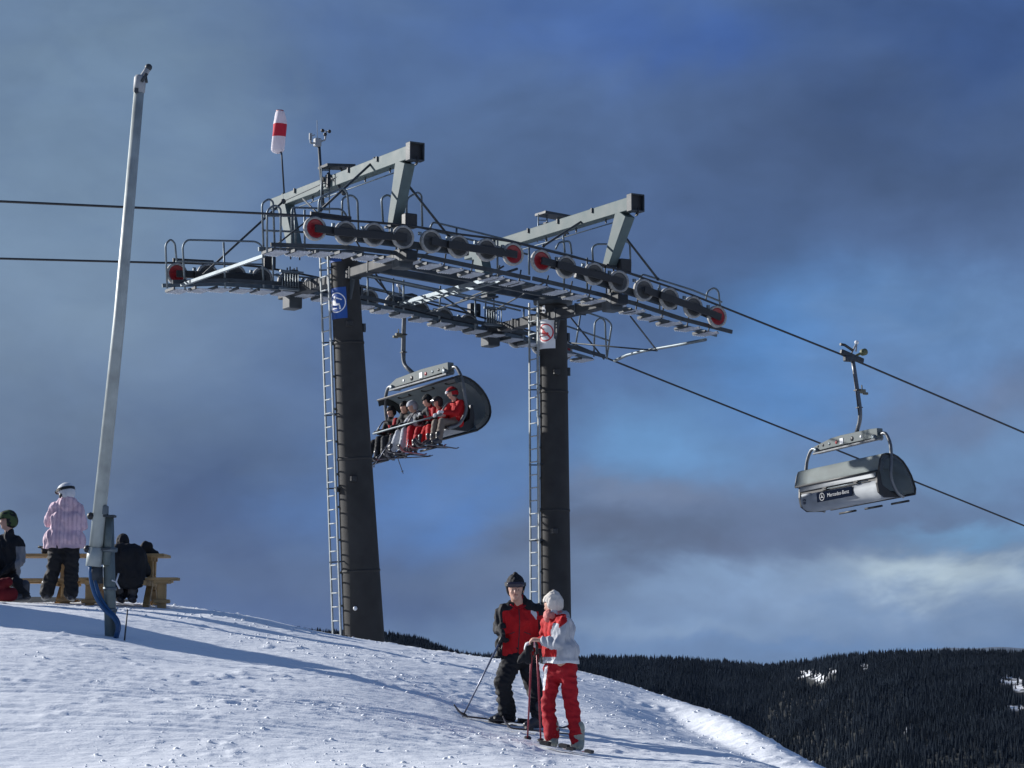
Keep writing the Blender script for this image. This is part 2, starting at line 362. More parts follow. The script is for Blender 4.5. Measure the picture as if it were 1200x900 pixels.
for i_ in range(len(cx_)):
    r_ = .005 + .020 * crng.rand() ** 5; q_ = bv * r_ * (1 + .5 * (crng.rand(len(bv), 1) - .5)) * np.array([1.3, 1.1, .75]); a_ = crng.rand() * 6.28
    x_ = q_[:, 0] * math.cos(a_) - q_[:, 1] * math.sin(a_) + cx_[i_]; y_ = q_[:, 0] * math.sin(a_) + q_[:, 1] * math.cos(a_) + cy_[i_]
    CVs.append(np.stack([x_, y_, q_[:, 2] + cz_[i_] + r_ * .2], -1)); CFs.append(bf + i_ * len(bv))
CVs = np.concatenate(CVs); CFs = np.concatenate(CFs).astype(np.int32); me = bpy.data.meshes.new('snow_clods'); me.vertices.add(len(CVs)); me.vertices.foreach_set('co', CVs.astype(np.float32).ravel())
me.loops.add(CFs.size); me.loops.foreach_set('vertex_index', CFs.ravel()); me.polygons.add(len(CFs)); me.polygons.foreach_set('loop_start', np.arange(len(CFs), dtype=np.int32) * 3); me.polygons.foreach_set('use_smooth', np.ones(len(CFs), bool)); me.materials.append(sm); me.update(calc_edges=True)
tag(fin('snow_crumbs', me), 'loose crumbs of snow scattered over the slope', 'snow', kind='stuff')

# ------------------------------------------------------------------ far hills
RID = [(-9000, 640, 2600), (-600, 690, 2600), (150, 706, 2500), (290, 739, 2500), (360, 750, 2500), (455, 756, 2500), (490, 761, 2500), (540, 775, 2500), (600, 776, 2900), (680, 778, 3100),
       (760, 777, 3200), (850, 781, 3300), (890, 786, 3300), (930, 783, 3100), (1000, 775, 2800), (1060, 772, 2700), (1130, 771, 2650), (1200, 774, 2600),
       (1300, 776, 2600), (1800, 780, 2800), (9000, 740, 3000)]
rpx = np.array([r[0] for r in RID], float); rU = np.arctan((rpx - 600) / F); rE = (YH + 2 - np.array([r[1] for r in RID]) + np.array([4 if r[0] in (455, 490) else 0 for r in RID])) / F; rD = np.array([r[2] for r in RID], float)
def hill(X, Y, detail=True):
    azm = np.arctan2(X, Y); r = np.hypot(X, Y); e = np.interp(azm, rU, rE); D = np.interp(azm, rU, rD)
    e = e + (vnoise(azm * 160 + 500, azm * 0 + .5, 77) - .5) * .0010
    back = np.clip(np.abs(azm) / math.pi * 2 - .35, 0, 1); e = e + back * .02 * np.sin(azm * 9)
    zr = e * D
    front = zr - .088 * np.clip(D - r, 0, 9e9) - .04 * np.clip(D - 400 - r, 0, 9e9)
    z = np.where(r < D, front, zr - .12 * (r - D)); z = np.maximum(z, -262 - .0 * r)
    z = z + (fbm(X / 260, Y / 260, 61, 3) - .5) * 26 * np.clip(np.abs(D - r) / 500, 0, 1)
    return z + CZ
hm = bpy.data.materials.new('winter_hillside'); hm.use_nodes = True; t = hm.node_tree; b = t.nodes['Principled BSDF']
g = t.nodes.new('ShaderNodeTexCoord'); n = t.nodes.new('ShaderNodeTexNoise'); n.inputs['Scale'].default_value = .02; n.inputs['Detail'].default_value = 6
t.links.new(g.outputs['Object'], n.inputs[0]); rp = t.nodes.new('ShaderNodeValToRGB')
rp.color_ramp.elements[0].color = (.018, .022, .020, 1); rp.color_ramp.elements[1].color = (.05, .05, .05, 1); t.links.new(n.outputs[0], rp.inputs[0])
at = t.nodes.new('ShaderNodeAttribute'); at.attribute_name = 'clearing'
mx = t.nodes.new('ShaderNodeMix'); mx.data_type = 'RGBA'; t.links.new(at.outputs['Fac'], mx.inputs['Factor']); t.links.new(rp.outputs[0], mx.inputs[6]); mx.inputs[7].default_value = (.85, .87, .9, 1)
t.links.new(mx.outputs[2], b.inputs['Base Color']); b.inputs['Roughness'].default_value = .9; b.inputs['Specular IOR Level'].default_value = .1
CLEAR = [(946, 790, 12, 5, 1), (962, 794, 8, 5, 1), (1013, 781, 5, 3, 1), (975, 786, 6, 3, 1), (1185, 796, 16, 5, 1), (1196, 806, 9, 4, 1), (1190, 829, 10, 3, 1), (1063, 856, 5, 3, .7)]
def pix(X, Y, Z):
    dz = Z - CZ; yc = Y * math.cos(TH) + dz * math.sin(TH); zc = -Y * math.sin(TH) + dz * math.cos(TH)
    yc = np.where(yc > 1, yc, 1); return 600 + F * X / yc, 450 - F * zc / yc
def clearing(X, Y, Z):
    px, py = pix(X, Y, Z); m = np.zeros_like(px)
    for cx, cy, sx, sy, w in CLEAR: m = np.maximum(m, w * np.clip(1.6 - (((px - cx) / sx) ** 2 + ((py - cy) / sy) ** 2) * 1.0, 0, 1))
    return np.where(Y > 500, m, 0) * (vnoise(X / 14, Y / 14, 88) > .35)
az_ = np.concatenate([np.linspace(-math.pi, -.30, 60), np.linspace(-.295, .30, 520), np.linspace(.31, math.pi, 60)])
rr_ = np.concatenate([np.linspace(560, 1500, 24), np.linspace(1520, 3600, 200), np.geomspace(3650, 12000, 14)])
A, RR = np.meshgrid(az_, rr_); HX, HY = RR * np.sin(A), RR * np.cos(A); HZ = hill(HX, HY)
HZ = np.where(RR < 600, -262 + CZ, HZ)
nx, ny = len(az_), len(rr_); me = bpy.data.meshes.new('forested_hills'); me.vertices.add(nx * ny)
me.vertices.foreach_set('co', np.stack([HX, HY, HZ], -1).astype(np.float32).ravel())
i, j = np.meshgrid(np.arange(nx - 1), np.arange(ny - 1)); a = (j * nx + i).ravel(); q = np.stack([a, a + 1, a + nx + 1, a + nx], -1).astype(np.int32)
me.loops.add(q.size); me.loops.foreach_set('vertex_index', q.ravel()); me.polygons.add(len(q)); me.polygons.foreach_set('loop_start', np.arange(len(q), dtype=np.int32) * 4)
me.polygons.foreach_set('use_smooth', np.ones(len(q), bool)); me.materials.append(hm); me.update(calc_edges=True)
ca = me.attributes.new('clearing', 'FLOAT', 'POINT'); ca.data.foreach_set('value', clearing(HX, HY, HZ).astype(np.float32).ravel())
tag(fin('hills', me), kind='structure')
# a last, far ridge on the right, haze blue painted into its colour
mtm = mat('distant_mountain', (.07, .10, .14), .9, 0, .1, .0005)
def farz(X, Y):
    a_ = np.arctan2(X, Y); e = np.interp(a_, [-.3, .02, .10, .16, .19, .205, .225, .3], [-.02, -.02, -.010, .0004, .0030, .0034, .0030, .0010])
    e = e + (vnoise(a_ * 90 + 60, a_ * 0 + 3.3, 5) - .5) * .0012
    r = np.hypot(X, Y); return CZ + e * 14000 - .12 * np.abs(r - 14000)
azm_ = np.linspace(-.29, .34, 200); rm_ = np.linspace(11000, 15500, 14); A, RR = np.meshgrid(azm_, rm_)
mx_, my_ = RR * np.sin(A), RR * np.cos(A); mz_ = farz(mx_, my_); nx, ny = len(azm_), len(rm_)
me = bpy.data.meshes.new('distant_mountain'); me.vertices.add(nx * ny); me.vertices.foreach_set('co', np.stack([mx_, my_, mz_], -1).astype(np.float32).ravel())
i, j = np.meshgrid(np.arange(nx - 1), np.arange(ny - 1)); a = (j * nx + i).ravel(); q = np.stack([a, a + 1, a + nx + 1, a + nx], -1).astype(np.int32)
me.loops.add(q.size); me.loops.foreach_set('vertex_index', q.ravel()); me.polygons.add(len(q)); me.polygons.foreach_set('loop_start', np.arange(len(q), dtype=np.int32) * 4)
me.materials.append(mtm); me.update(calc_edges=True); tag(fin('mountain', me), kind='structure')

# ------------------------------------------------------------------ forest
fol = mat('conifer_needles', (.017, .022, .029), .95, 0, .45, .012, spec=0)  # needles darkened and blued to stand in for cloud shadow and haze
bark = mat('bark', (.04, .032, .026), .9, 0, .3, .2, spec=.1)
def conifer(seed, w=.17, tiers=5, n=6):
    rng = np.random.RandomState(seed); vs = []; fs = []
    vs += [(.014, 0, 0), (-.007, .012, 0), (-.007, -.012, 0), (0, 0, .6)]; fs += [(0, 1, 3), (1, 2, 3), (2, 0, 3)]
    for k in range(tiers):
        z0 = .10 + .80 * k / tiers; z1 = min(1.0, z0 + .34 - .02 * k); r = w * (1 - .86 * k / tiers) * (.85 + .3 * rng.rand()); bI = len(vs)
        for q_ in range(n):
            a_ = 2 * math.pi * (q_ + .5 * (k % 2)) / n + rng.rand() * .3; rr = r * (.7 + .5 * rng.rand())
            vs.append((rr * math.cos(a_), rr * math.sin(a_), z0 - .03 * rng.rand()))
        vs.append((rng.randn() * .004, rng.randn() * .004, z1 if k < tiers - 1 else 1.0)); ti = len(vs) - 1
        fs += [(bI + q_, bI + (q_ + 1) % n, ti) for q_ in range(n)]
    return np.array(vs, float), np.array(fs, int)
TPL = [conifer(s, w_, t_, 5) for s, w_, t_ in ((1, .15, 5), (2, .19, 5), (3, .13, 4), (4, .17, 4))]
rng = np.random.RandomState(4)
cand = 66000
ta = np.arctan((rng.uniform(250, 1290, cand) - 600) / F); Dr = np.interp(ta, rU, rD)
tr = 1650 + (Dr + 90 - 1650) * np.sqrt(rng.rand(cand)); tx = tr * np.sin(ta); ty = tr * np.cos(ta); tz = hill(tx, ty)
hgt = 6.5 + 6.5 * rng.rand(cand) ** 1.3; dens = fbm(tx / 60, ty / 60, 15, 3)
px_, py_ = pix(tx, ty, tz)
hide = np.zeros(cand)
for cx, cy, sx, sy, w in CLEAR: hide = np.maximum(hide, np.clip(1.5 - (((px_ - cx) / (sx * 1.1)) ** 2 + ((py_ - 7 - cy) / (sy + 5.5)) ** 2), 0, 1) * w)
keep = (rng.rand(cand) > hide * .93) & (dens > .26); keep &= ~((px_ < 640) & (py_ > 800)) & (py_ < 925)
tx, ty, tz, tr, ta, hgt, Dr, px_, py_ = [a_[keep] for a_ in (tx, ty, tz, tr, ta, hgt, Dr, px_, py_)]
sky_line = np.where((np.abs(tr - Dr) < 45) & (px_ > 440) & (px_ < 1210) & ((px_ < 545) | (px_ > 675)))[0]
sky_line = sky_line[np.argsort(-(hgt / tr)[sky_line])][:280]
single = np.zeros(len(tx), bool); single[sky_line] = True
TREE_ME = []
for v_, f_ in TPL:
    me = bpy.data.meshes.new('conifer_tree'); me.from_pydata(v_.tolist(), [], f_.tolist()); me.materials.append(fol); me.materials.append(bark)
    me.polygons.foreach_set('material_index', [1] * 3 + [0] * (len(f_) - 3)); TREE_ME.append(me)
for k in sky_line:
    o = bpy.data.objects.new('conifer_tree', TREE_ME[k % 4]); COL.objects.link(o); o.location = (tx[k], ty[k], tz[k] - .3)
    o.rotation_euler = (0, 0, rng.rand() * 6.28); h = hgt[k] * .98; o.scale = (h * (.85 + .3 * rng.rand()),) * 2 + (h,)
    tag(o, 'dark conifer on the skyline of the distant forested ridge', 'tree', 'conifers standing on the distant ridge line')
V = []; FF = []; MI = []; bI = 0
for k in np.where(~single)[0]:
    v_, f_ = TPL[k % 4]; a_ = rng.rand() * 6.28; c_, s_ = math.cos(a_), math.sin(a_); h = hgt[k]; w_ = h * (.85 + .3 * rng.rand())
    x = (v_[:, 0] * c_ - v_[:, 1] * s_) * w_ + tx[k]; y = (v_[:, 0] * s_ + v_[:, 1] * c_) * w_ + ty[k]
    V.append(np.stack([x, y, v_[:, 2] * h + tz[k] - .3], -1)); FF.append(f_ + bI); bI += len(v_)
V = np.concatenate(V); FF = np.concatenate(FF).astype(np.int32)
me = bpy.data.meshes.new('forest'); me.vertices.add(len(V)); me.vertices.foreach_set('co', V.astype(np.float32).ravel())
me.loops.add(FF.size); me.loops.foreach_set('vertex_index', FF.ravel()); me.polygons.add(len(FF)); me.polygons.foreach_set('loop_start', np.arange(len(FF), dtype=np.int32) * 3)
me.materials.append(fol); me.update(calc_edges=True)
tag(fin('forest', me), 'dense dark conifer forest covering the distant hillside', 'forest', kind='stuff')
print('forest tris', len(FF))


# ------------------------------------------------------------------ the lift line: t along the rope (down the valley to the right), c across it (away from the camera)
LO = Vector((-2.31, 49, 0)); LV = Vector((.857, .515, 0)).normalized(); CV = Vector((-LV.y, LV.x, 0)); UZ = Vector((0, 0, 1)); AX = (LV, CV, UZ)
def LW(t, c, z): return LO + LV * t + CV * c + UZ * z
def PC(px, py, c):
    d = ray(px, py); o = Vector((0, 0, CZ)); k = (c - (o - LO).dot(CV)) / d.dot(CV); return o + d * k
def PT(px, py, t):
    d = ray(px, py); o = Vector((0, 0, CZ)); k = (t - (o - LO).dot(LV)) / d.dot(LV); return o + d * k
def TT(p): return (p - LO).dot(LV)
GA = 6.1
NEAR = [[(369, 268), (405, 273), (438, 275), (472, 278), (505, 283), (537, 289), (570, 293), (601, 298)],
        [(634, 306), (663, 313), (696, 321), (725, 330), (754, 340), (784, 350), (812, 360), (840, 371)]]
FAR = [[(207, 321), (243, 322), (276, 323), (307, 326), (337, 331), (367, 337), (400, 344), (432, 351)],
       [(462, 357), (492, 365), (520, 373), (549, 380), (577, 388), (605, 396), (633, 404), (660, 411)]]
SR = .262
# shared wheel meshes (axis across the line)
def ring_mesh():
    m = MB(); m.lathe((0, 0, 0), CV, [(-.035, SR - .055), (-.05, SR - .045), (-.045, SR), (.045, SR), (.05, SR - .045), (.035, SR - .055)], 28); return m.mesh('tyre', rimm)
def disc_mesh(mm, nm):
    m = MB(); m.lathe((0, 0, 0), CV, [(-.022, 0), (-.022, SR * .62), (-.036, SR * .7), (-.03, SR - .05), (.03, SR - .05), (.022, SR * .6), (.022, 0)], 24)
    m.lathe((0, 0, 0), CV, [(-.075, 0), (-.075, .045), (.075, .045), (.075, 0)], 10)
    for k in range(6):
        a = k * math.pi / 3; m.box(LV * math.cos(a) * .12 + UZ * math.sin(a) * .12 - CV * .028, .02, .014, .02, AX)
    return m.mesh(nm, mm)
ME_R = ring_mesh(); ME_D = {0: disc_mesh(discm, 'wheel_disc'), 1: disc_mesh(redm, 'wheel_disc')}
def sheave(p, red, root):
    o = bpy.data.objects.new('sheave', ME_R); COL.objects.link(o); o.parent = root; o.location = p - off(root)
    d = bpy.data.objects.new('wheel_disc', ME_D[red]); COL.objects.link(d); d.parent = o
def ht(px, c0, T=0): return 0
towers = []
TOW = [dict(t=0.0, top=(403, 297), base=(427, 752), r=(.315, .47), G0=(322, 240), G1=(484, 179), NL=((475, 190), (462, 266)), FL=((333, 232), (346, 290)), ca=(458, 301)),
       dict(t=5.55, top=(648, 352), base=(652, 752), r=(.335, .365), G0=(549, 299), G1=(742, 239), NL=((733, 250), (714, 312)), FL=((561, 292), (574, 348)), ca=(704, 352))]
for ti, D in enumerate(TOW):
    t0 = D['t']; c_mid = GA / 2
    pt = PC(*D['top'], c_mid); pb = PC(*D['base'], c_mid); dv = (pb - pt).normalized()
    gp = pb + dv * 1.0; gp = gp + dv * (gp.z - gz(gp.x, gp.y)) / max(-dv.z, .5); gp.z = gz(gp.x, gp.y) - .05
    root = empty('lift_tower', gp, label=['dark lift tower on the left with blue round mandatory sign and ladder', 'dark lift tower on the right with white red-ringed prohibition sign'][ti], cat='lift tower', group='chairlift support towers')
    towers.append(root); D['root'] = root
    foot = gp - UZ * .0
    L = (gp - pt).length
    # pole with welded section rings
    m = MB(); ax = (pt - gp).normalized(); r0 = D['r'][0]; r1 = D['r'][1] + (D['r'][1] - D['r'][0]) * ((gp - pb).length / (pb - pt).length)
    prof = []
    for k in range(41):
        s = k / 40; prof.append((L * s, r1 + (r0 - r1) * s))
    m.lathe(gp, ax, prof, 40); m.build('pole', polem, root)
    for s in (.30, .545, .80, .985):
        m = MB(); rr = r1 + (r0 - r1) * s; m.lathe(gp + ax * (L * s), ax, [(-.03, rr), (-.025, rr + .012), (.025, rr + .012), (.03, rr)], 40); m.build('weld_ring', polem, root)
    def onpole(s_len, ang, rad_off, t0=None):     # point on pole: s_len from the top downwards, ang from -LV (left) towards the camera (-CV)
        c = pt - ax * s_len; rr = r0 + (r1 - r0) * (s_len / L) + rad_off
        u = (-LV - ax * ax.dot(-LV)).normalized(); w = ax.cross(u).normalized();  w = w if w.dot(-CV) > 0 else -w
        return c + (u * math.cos(ang) + w * math.sin(ang)) * rr
    def patch(name, mm, sa, sb, aa, ab, ro, n=14, parent=root):
        m = MB(); vs = []
        for k in range(n + 1):
            a_ = aa + (ab - aa) * k / n; vs += [onpole(sa, a_, ro), onpole(sb, a_, ro), onpole(sb, a_, ro - .02), onpole(sa, a_, ro - .02)]
        fs = []
        for k in range(n):
            for q_ in range(4): fs.append((4 * k + q_, 4 * k + (q_ + 1) % 4, 4 * k + 4 + (q_ + 1) % 4, 4 * k + 4 + q_))
        fs += [(3, 2, 1, 0), (4 * n, 4 * n + 1, 4 * n + 2, 4 * n + 3)]
        m.add(vs, fs); return m.build(name, mm, parent)
    def curved(name, polys, mm, s0, a0, ro, parent):   # flat drawing (x along the skin in m, y up in m) laid on the pole
        m = MB()
        for poly in polys:
            # subdivide long edges so that the outline follows the curve
            q = []
            for i in range(len(poly)):
                a, b = poly[i], poly[(i + 1) % len(poly)]; k = max(1, int(abs(a[0] - b[0]) / .03))
                q += [(a[0] + (b[0] - a[0]) * s / k, a[1] + (b[1] - a[1]) * s / k) for s in range(k)]
            bm = bmesh.new(); vs = [bm.verts.new((x, y, 0)) for x, y in q]; bm.faces.new(vs); bmesh.ops.triangulate(bm, faces=bm.faces[:])
            for _ in range(2): bmesh.ops.subdivide_edges(bm, edges=[e for e in bm.edges if abs(e.verts[0].co.x - e.verts[1].co.x) > .04], cuts=1); bmesh.ops.triangulate(bm, faces=bm.faces[:])
            bm.verts.index_update(); rad = (r0 + ro)
            vv = [onpole(s0 - v.co.y, a0 + v.co.x / rad, ro) for v in bm.verts]; ff = [[v.index for v in f.verts] for f in bm.faces]; bm.free()
            m.add(vv, ff)
        return m.build(name, mm, parent)
    def ringpoly(r_, w_, n=40, a0=0, a1=2 * math.pi):
        out = []
        for k in range(n):
            a = a0 + (a1 - a0) * k / n; b = a0 + (a1 - a0) * (k + 1) / n
            out.append([(r_ * math.cos(a), r_ * math.sin(a)), (r_ * math.cos(b), r_ * math.sin(b)), ((r_ - w_) * math.cos(b), (r_ - w_) * math.sin(b)), ((r_ - w_) * math.cos(a), (r_ - w_) * math.sin(a))])
        return out
    def discp(x, y, r_, n=14, ry=None): return [(x + r_ * math.cos(2 * math.pi * k / n), y + (ry or r_) * math.sin(2 * math.pi * k / n)) for k in range(n)]
    if ti == 0:
        sg = patch('sign_plate', blueS, .82, 1.54, -.45, 1.12, .014)
        s0, a0 = 1.17, .36
        curved('sign_ring', ringpoly(.235, .022), whiteS, s0, a0, .0165, sg)
        # two seated passengers under a lowered bar
        curved('sign_pictogram', [discp(-.05, .13, .034), [(-.10, .09), (-.02, .09), (.0, -.02), (.09, -.02), (.09, -.06), (-.04, -.07), (-.12, -.04)], [(.07, -.06), (.10, -.06), (.12, -.16), (.07, -.16)],
                                  [(-.15, .06), (-.125, .06), (-.14, -.12), (.02, -.12), (.02, -.145), (-.165, -.145)], [(.0, .10), (.14, .05), (.15, .07), (.01, .125)]], whiteS, s0, a0, .0165, sg)
        patch('small_blue_plate', blueS, .12, .22, -.2, .9, .012)
    else:
        patch('black_band', black, .12, .40, -.5, 1.3, .010)
        # the tower number
        curved('tower_number', [[(.045, .085), (.02, .10), (-.025, .10), (-.05, .07), (-.055, -.05), (-.03, -.09), (.03, -.09), (.055, -.05), (.055, -.005), (.03, .03), (-.025, .025), (-.025, .055), (-.01, .072), (.02, .065), (.035, .055)]], whiteS, .26, .32, .016, root)
        curved('number_opening', [[(-.022, -.02), (-.02, -.05), (0, -.062), (.02, -.05), (.025, -.02), (.01, 0), (-.01, 0)]], black, .26, .32, .018, root)
        sg = patch('sign_plate', whiteS, .50, 1.22, -.45, 1.15, .014)
        s0, a0 = .83, .42
        curved('sign_ring', ringpoly(.22, .034), redS, s0, a0, .0165, sg)
        curved('sign_slash', [[(-.165, .135), (-.14, .165), (.165, -.135), (.14, -.165)]], redS, s0, a0, .0170, sg)
        curved('sign_pictogram', [discp(-.06, .07, .026), [(-.10, .04), (-.02, .05), (.0, .0), (.08, .0), (.10, -.05), (-.06, -.05), (-.11, -.02)], [(-.12, -.08), (.12, -.08), (.12, -.06), (-.12, -.06)]], redS, s0, a0, .0168, sg)
    # ladder standing off the left of the pole
    lad = MB(); rails = []
    LA = -.35; tg = -CV
    for dc in (.2, -.2):
        a = onpole(.05, LA, .15) + tg * dc; b = onpole(L - .3, LA, .15) + tg * dc
        lad.box((a + b) / 2, .035, .045, (a - b).length, ((b - a).normalized().cross(tg).normalized() * 1, tg, (b - a).normalized())); rails.append((a, b))
    lgm = mat('ladder_galvanised', (.26, .29, .30), .5, .1, .15, 6); ld = lad.build('ladder', lgm, root)
    nr = int((rails[0][0] - rails[0][1]).length / .31)
    rm = None
    for k in range(nr):
        s = (k + .5) / nr; a = rails[0][0].lerp(rails[0][1], s); b = rails[1][0].lerp(rails[1][1], s); mid = (a + b) / 2
        if rm is None: mb = MB(); mb.tube([(a - mid), (b - mid)], .017, 6); rm = mb.mesh('rung', lgm)
        o = bpy.data.objects.new('rung', rm); COL.objects.link(o); o.parent = ld; o.location = mid - off(ld)
    for k in range(6):
        s = .35 + k * (L - 1.2) / 5.5
        m = MB(); m.tube([onpole(s, LA, .18) + tg * .2, onpole(s, LA + .5, -.02)], .016, 5); m.tube([onpole(s, LA, .18) - tg * .2, onpole(s, LA - .5, -.02)], .016, 5); m.build('ladder_bracket', dsteel, root)
    m = MB(); m.tube([onpole(.2, -.30, .06), onpole(L - .3, -.30, .06)], .03, 6)
    for k in range(12): m.box(onpole(.6 + k * .75, -.30, .03), .09, .07, .05, AX)
    m.build('fall_arrest_rail', lpost, root)
    for s, a_ in ((L * .50, .95), (L * .52, -.2), (L * .16, 1.2)):
        m = MB(); m.box(onpole(s, a_, .03), .14, .12, .12, AX); m.build('junction_box', black, root, bevel=.01)
    if ti == 0:
        m = MB(); m.ball(onpole(L * .78, .75, .03), .05); m.build('lamp_dome', whiteS, root)
    m = MB()
    for s, a_ in ((1.75, math.pi), (.9, math.pi)): m.box(onpole(s, a_, .05), .10, .10, .09, AX); m.box(onpole(s, a_ - .4, .03), .06, .06, .2, AX)
    m.build('pole_fitting', dsteel, root)
    # head plate and crossarm
    zc = PC(*D['ca'], .2).z
    m = MB(); m.lathe(pt, ax, [(-.12, r0 + .01), (-.1, r0 + .14), (.02, r0 + .15), (.03, 0)], 24); m.build('head_flange', dsteel, root, bevel=0)
    m = MB(); m.beam(LW(t0, -.25, zc), LW(t0, GA + .25, zc), .28, .23)
    m.build('crossarm', mat('charcoal_steel', (.018, .023, .029), .6, 0, .25, 5, spec=.25), root, bevel=.02)
    for cc in (.35, 1.6, c_mid - .55, c_mid + .55, 4.5, GA - .35): m = MB(); m.box(LW(t0, cc, zc), .31, .03, .27, AX); m.build('crossarm_rib', dsteel, root)
    m = MB()
    for cc in (c_mid - .45, c_mid + .45): m.beam(LW(t0, cc, zc - .1), LW(t0, c_mid + (cc - c_mid) * .6, zc - .55), .04, .2)
    m.build('crossarm_gusset', dsteel, root)
    # hanging boxes at both ends carrying the wheel beams
    for cc, nm in ((.25, 0), (GA - .25, 1)):
        m = MB(); m.box(LW(t0 + .02, cc, zc - .02 - .1 * nm), .34, .42, .42 + .15 * nm, AX); m.build('arm_end_box', dsteel, root, bevel=.025)
        m = MB(); m.box(LW(t0 + .05, cc + .02, zc + .35), .16, .2, .42, AX)
        for dx in (-.09, .09):
            for dc in (-.08, .08): m.tube([LW(t0 + dx, cc + dc, zc + .12), LW(t0 + dx, cc + dc, zc + .62)], .018, 5)
        m.build('support_bracket', dsteel, root)
    # gantry frame above
    g0 = PT(*D['G0'], t0); g1 = PT(*D['G1'], t0)
    m = MB(); m.beam(g0, g1, .26, .27, h2=.31, w2=.27); m.build('gantry_beam', paint, root, bevel=.012)
    dirg = (g1 - g0).normalized()
    m = MB(); up_ = dirg.cross(LV)
    for a_, b_, w_, h_ in ((-.17, 0, .03, .40), (.17, 0, .03, .40), (0, .19, .36, .03), (0, -.19, .36, .03)): m.box(g1 + dirg * .10 + LV * a_ + up_ * b_, w_, .20, h_, (LV, dirg, up_))
    m.build('beam_end_collar', dsteel, root, bevel=.006)
    m = MB(); m.box(g1 + dirg * .06, .31, .10, .36, (LV, dirg, up_)); m.build('beam_end_dark_mouth', black, root)  # black block stands for the shade inside the open beam end
    m = MB(); m.tube([g1 + dirg * .05 - UZ * .16 + LV * .1, g1 + dirg * .08 - UZ * .30, g1 + dirg * .2 - UZ * .28, g1 + dirg * .2 - UZ * .12], .02, 6, round_=.06); m.build('beam_end_hook', black, root)
    m = MB()
    for s in (.2, .42, .6, .8): m.box(g0.lerp(g1, s) + UZ * .10 - LV * .15, .04, .05, .11, AX)
    for s in (.12, .3, .5, .68, .85): m.box(g0.lerp(g1, s) - UZ * .20, .03, .03, .12, AX)
    m.build('beam_lug', dsteel, root)
    m = MB(); m.tube([g0.lerp(g1, .02) - UZ * .27, g0.lerp(g1, .93) - UZ * .30], .014, 5); m.build('hoist_rail', galv, root)
    for nm, key, w0, w1, h0, h1 in (('near', 'NL', .27, .24, .46, .24), ('far', 'FL', .27, .25, .42, .3)):
        a = PT(*D[key][0], t0); b = PT(*D[key][1], t0)
        m = MB(); m.beam(a, b, h0, w0, up=LV, w2=h1, h2=w1); m.build('gantry_leg', paint, root, bevel=.01)
        m = MB(); m.box(b, .34, .3, .05, AX); m.tube([b + LV * .12 - UZ * .3, b + LV * .12 + UZ * .04], .02, 5); m.tube([b - LV * .12 - UZ * .3, b - LV * .12 + UZ * .04], .02, 5); m.build('leg_foot_plate', dsteel, root)
    # wheel trains
    for side, rows, cc in ((0, NEAR[ti], 0.0), (1, FAR[ti], GA)):
        pts = [PC(x, y, cc) for x, y in rows]
        for k, p in enumerate(pts):
            red = 1 if (k in (0, 7) and not (ti == 1 and side == 1 and k == 0) and not (side == 1 and ti == 0 and k == 7)) else 0
            sheave(p, red, root)
        o_ = -.105 if side == 0 else -.105
        for k in range(0, 8, 2):
            m = MB(); a, b = pts[k], pts[k + 1]; d = (b - a).normalized()
            m.beam(a + CV * o_ - d * .05 - UZ * .01, b + CV * o_ + d * .05 - UZ * .02, .05, .165); m.beam(a - CV * o_ - d * .05, b - CV * o_ + d * .05, .05, .165); m.build('rocker_arm', black, root, bevel=.008)
        for k in (0, 4):
            m = MB(); a = (pts[k] + pts[k + 1]) / 2; b = (pts[k + 2] + pts[k + 3]) / 2
            m.beam(a + CV * (o_ - .07) - UZ * .04, b + CV * (o_ - .07) - UZ * .04, .05, .17); m.build('double_rocker_arm', black, root, bevel=.008)
        m = MB(); a = (pts[1] + pts[2]) / 2; b = (pts[5] + pts[6]) / 2; m.beam(a + CV * .2 - UZ * .06, b + CV * .2 - UZ * .06, .12, .16); m.build('main_rocker_beam', dsteel, root, bevel=.01)
        # rope catchers and sensor arms between the wheels
        for k in range(7):
            m = MB(); q_ = (pts[k] + pts[k + 1]) / 2; m.box(q_ + CV * (o_ - .03) + UZ * .11, .07, .05, .07, AX); m.tube([q_ + CV * (o_ - .03) + UZ * .1, q_ + CV * (o_ - .05) + UZ * .02 + LV * .06], .012, 5); m.build('rope_catcher', galv, root)
        m = MB(); q_ = pts[3] + LV * .22 + UZ * .40; m.box(q_ + CV * .1, .30, .2, .32, AX); m.build('train_pivot_box', black, root, bevel=.02)
        m = MB(); a = pts[0] + UZ * .33 + CV * .12; b = pts[2] + UZ * .30 + CV * .12
        if ti == 0: m.beam(a - LV * .05, b.lerp(a, .35), .05, .12); m.build('rope_guide_plate', black, root)

# catwalks ----------------------------------------------------------
def xlate(pts, c): return [PC(x, y, c) for x, y in pts]
T1, T2 = towers
def tubes(name, c, lines, root, r=.022, rnd=.10, m=galv, k=7):
    for ln in lines:
        q = MB(); q.tube(xlate(ln, c), r, k, round_=rnd); q.build(name, m, root)
near_path = [(310, 292), (400, 295), (450, 301), (487, 305), (560, 320), (612, 331)]
near_path2 = [(616, 331), (659, 341), (700, 351), (735, 360), (790, 378), (848, 393)]
far_path = [(196, 338), (262, 336), (342, 341), (395, 350), (432, 358), (487, 370), (520, 378)]
far_path2 = [(524, 379), (560, 386), (612, 398), (655, 411), (700, 424)]
def along(path, c, spacing, x0=None, x1=None):
    pts = xlate(path, c); out = []; acc = 0
    tot = sum((pts[i + 1] - pts[i]).length for i in range(len(pts) - 1)); s = spacing / 2
    while s < tot:
        q = s
        for i in range(len(pts) - 1):
            l = (pts[i + 1] - pts[i]).length
            if q <= l: out.append((pts[i].lerp(pts[i + 1], q / l), (pts[i + 1] - pts[i]).normalized())); break
            q -= l
        s += spacing
    return out
tread_me = None
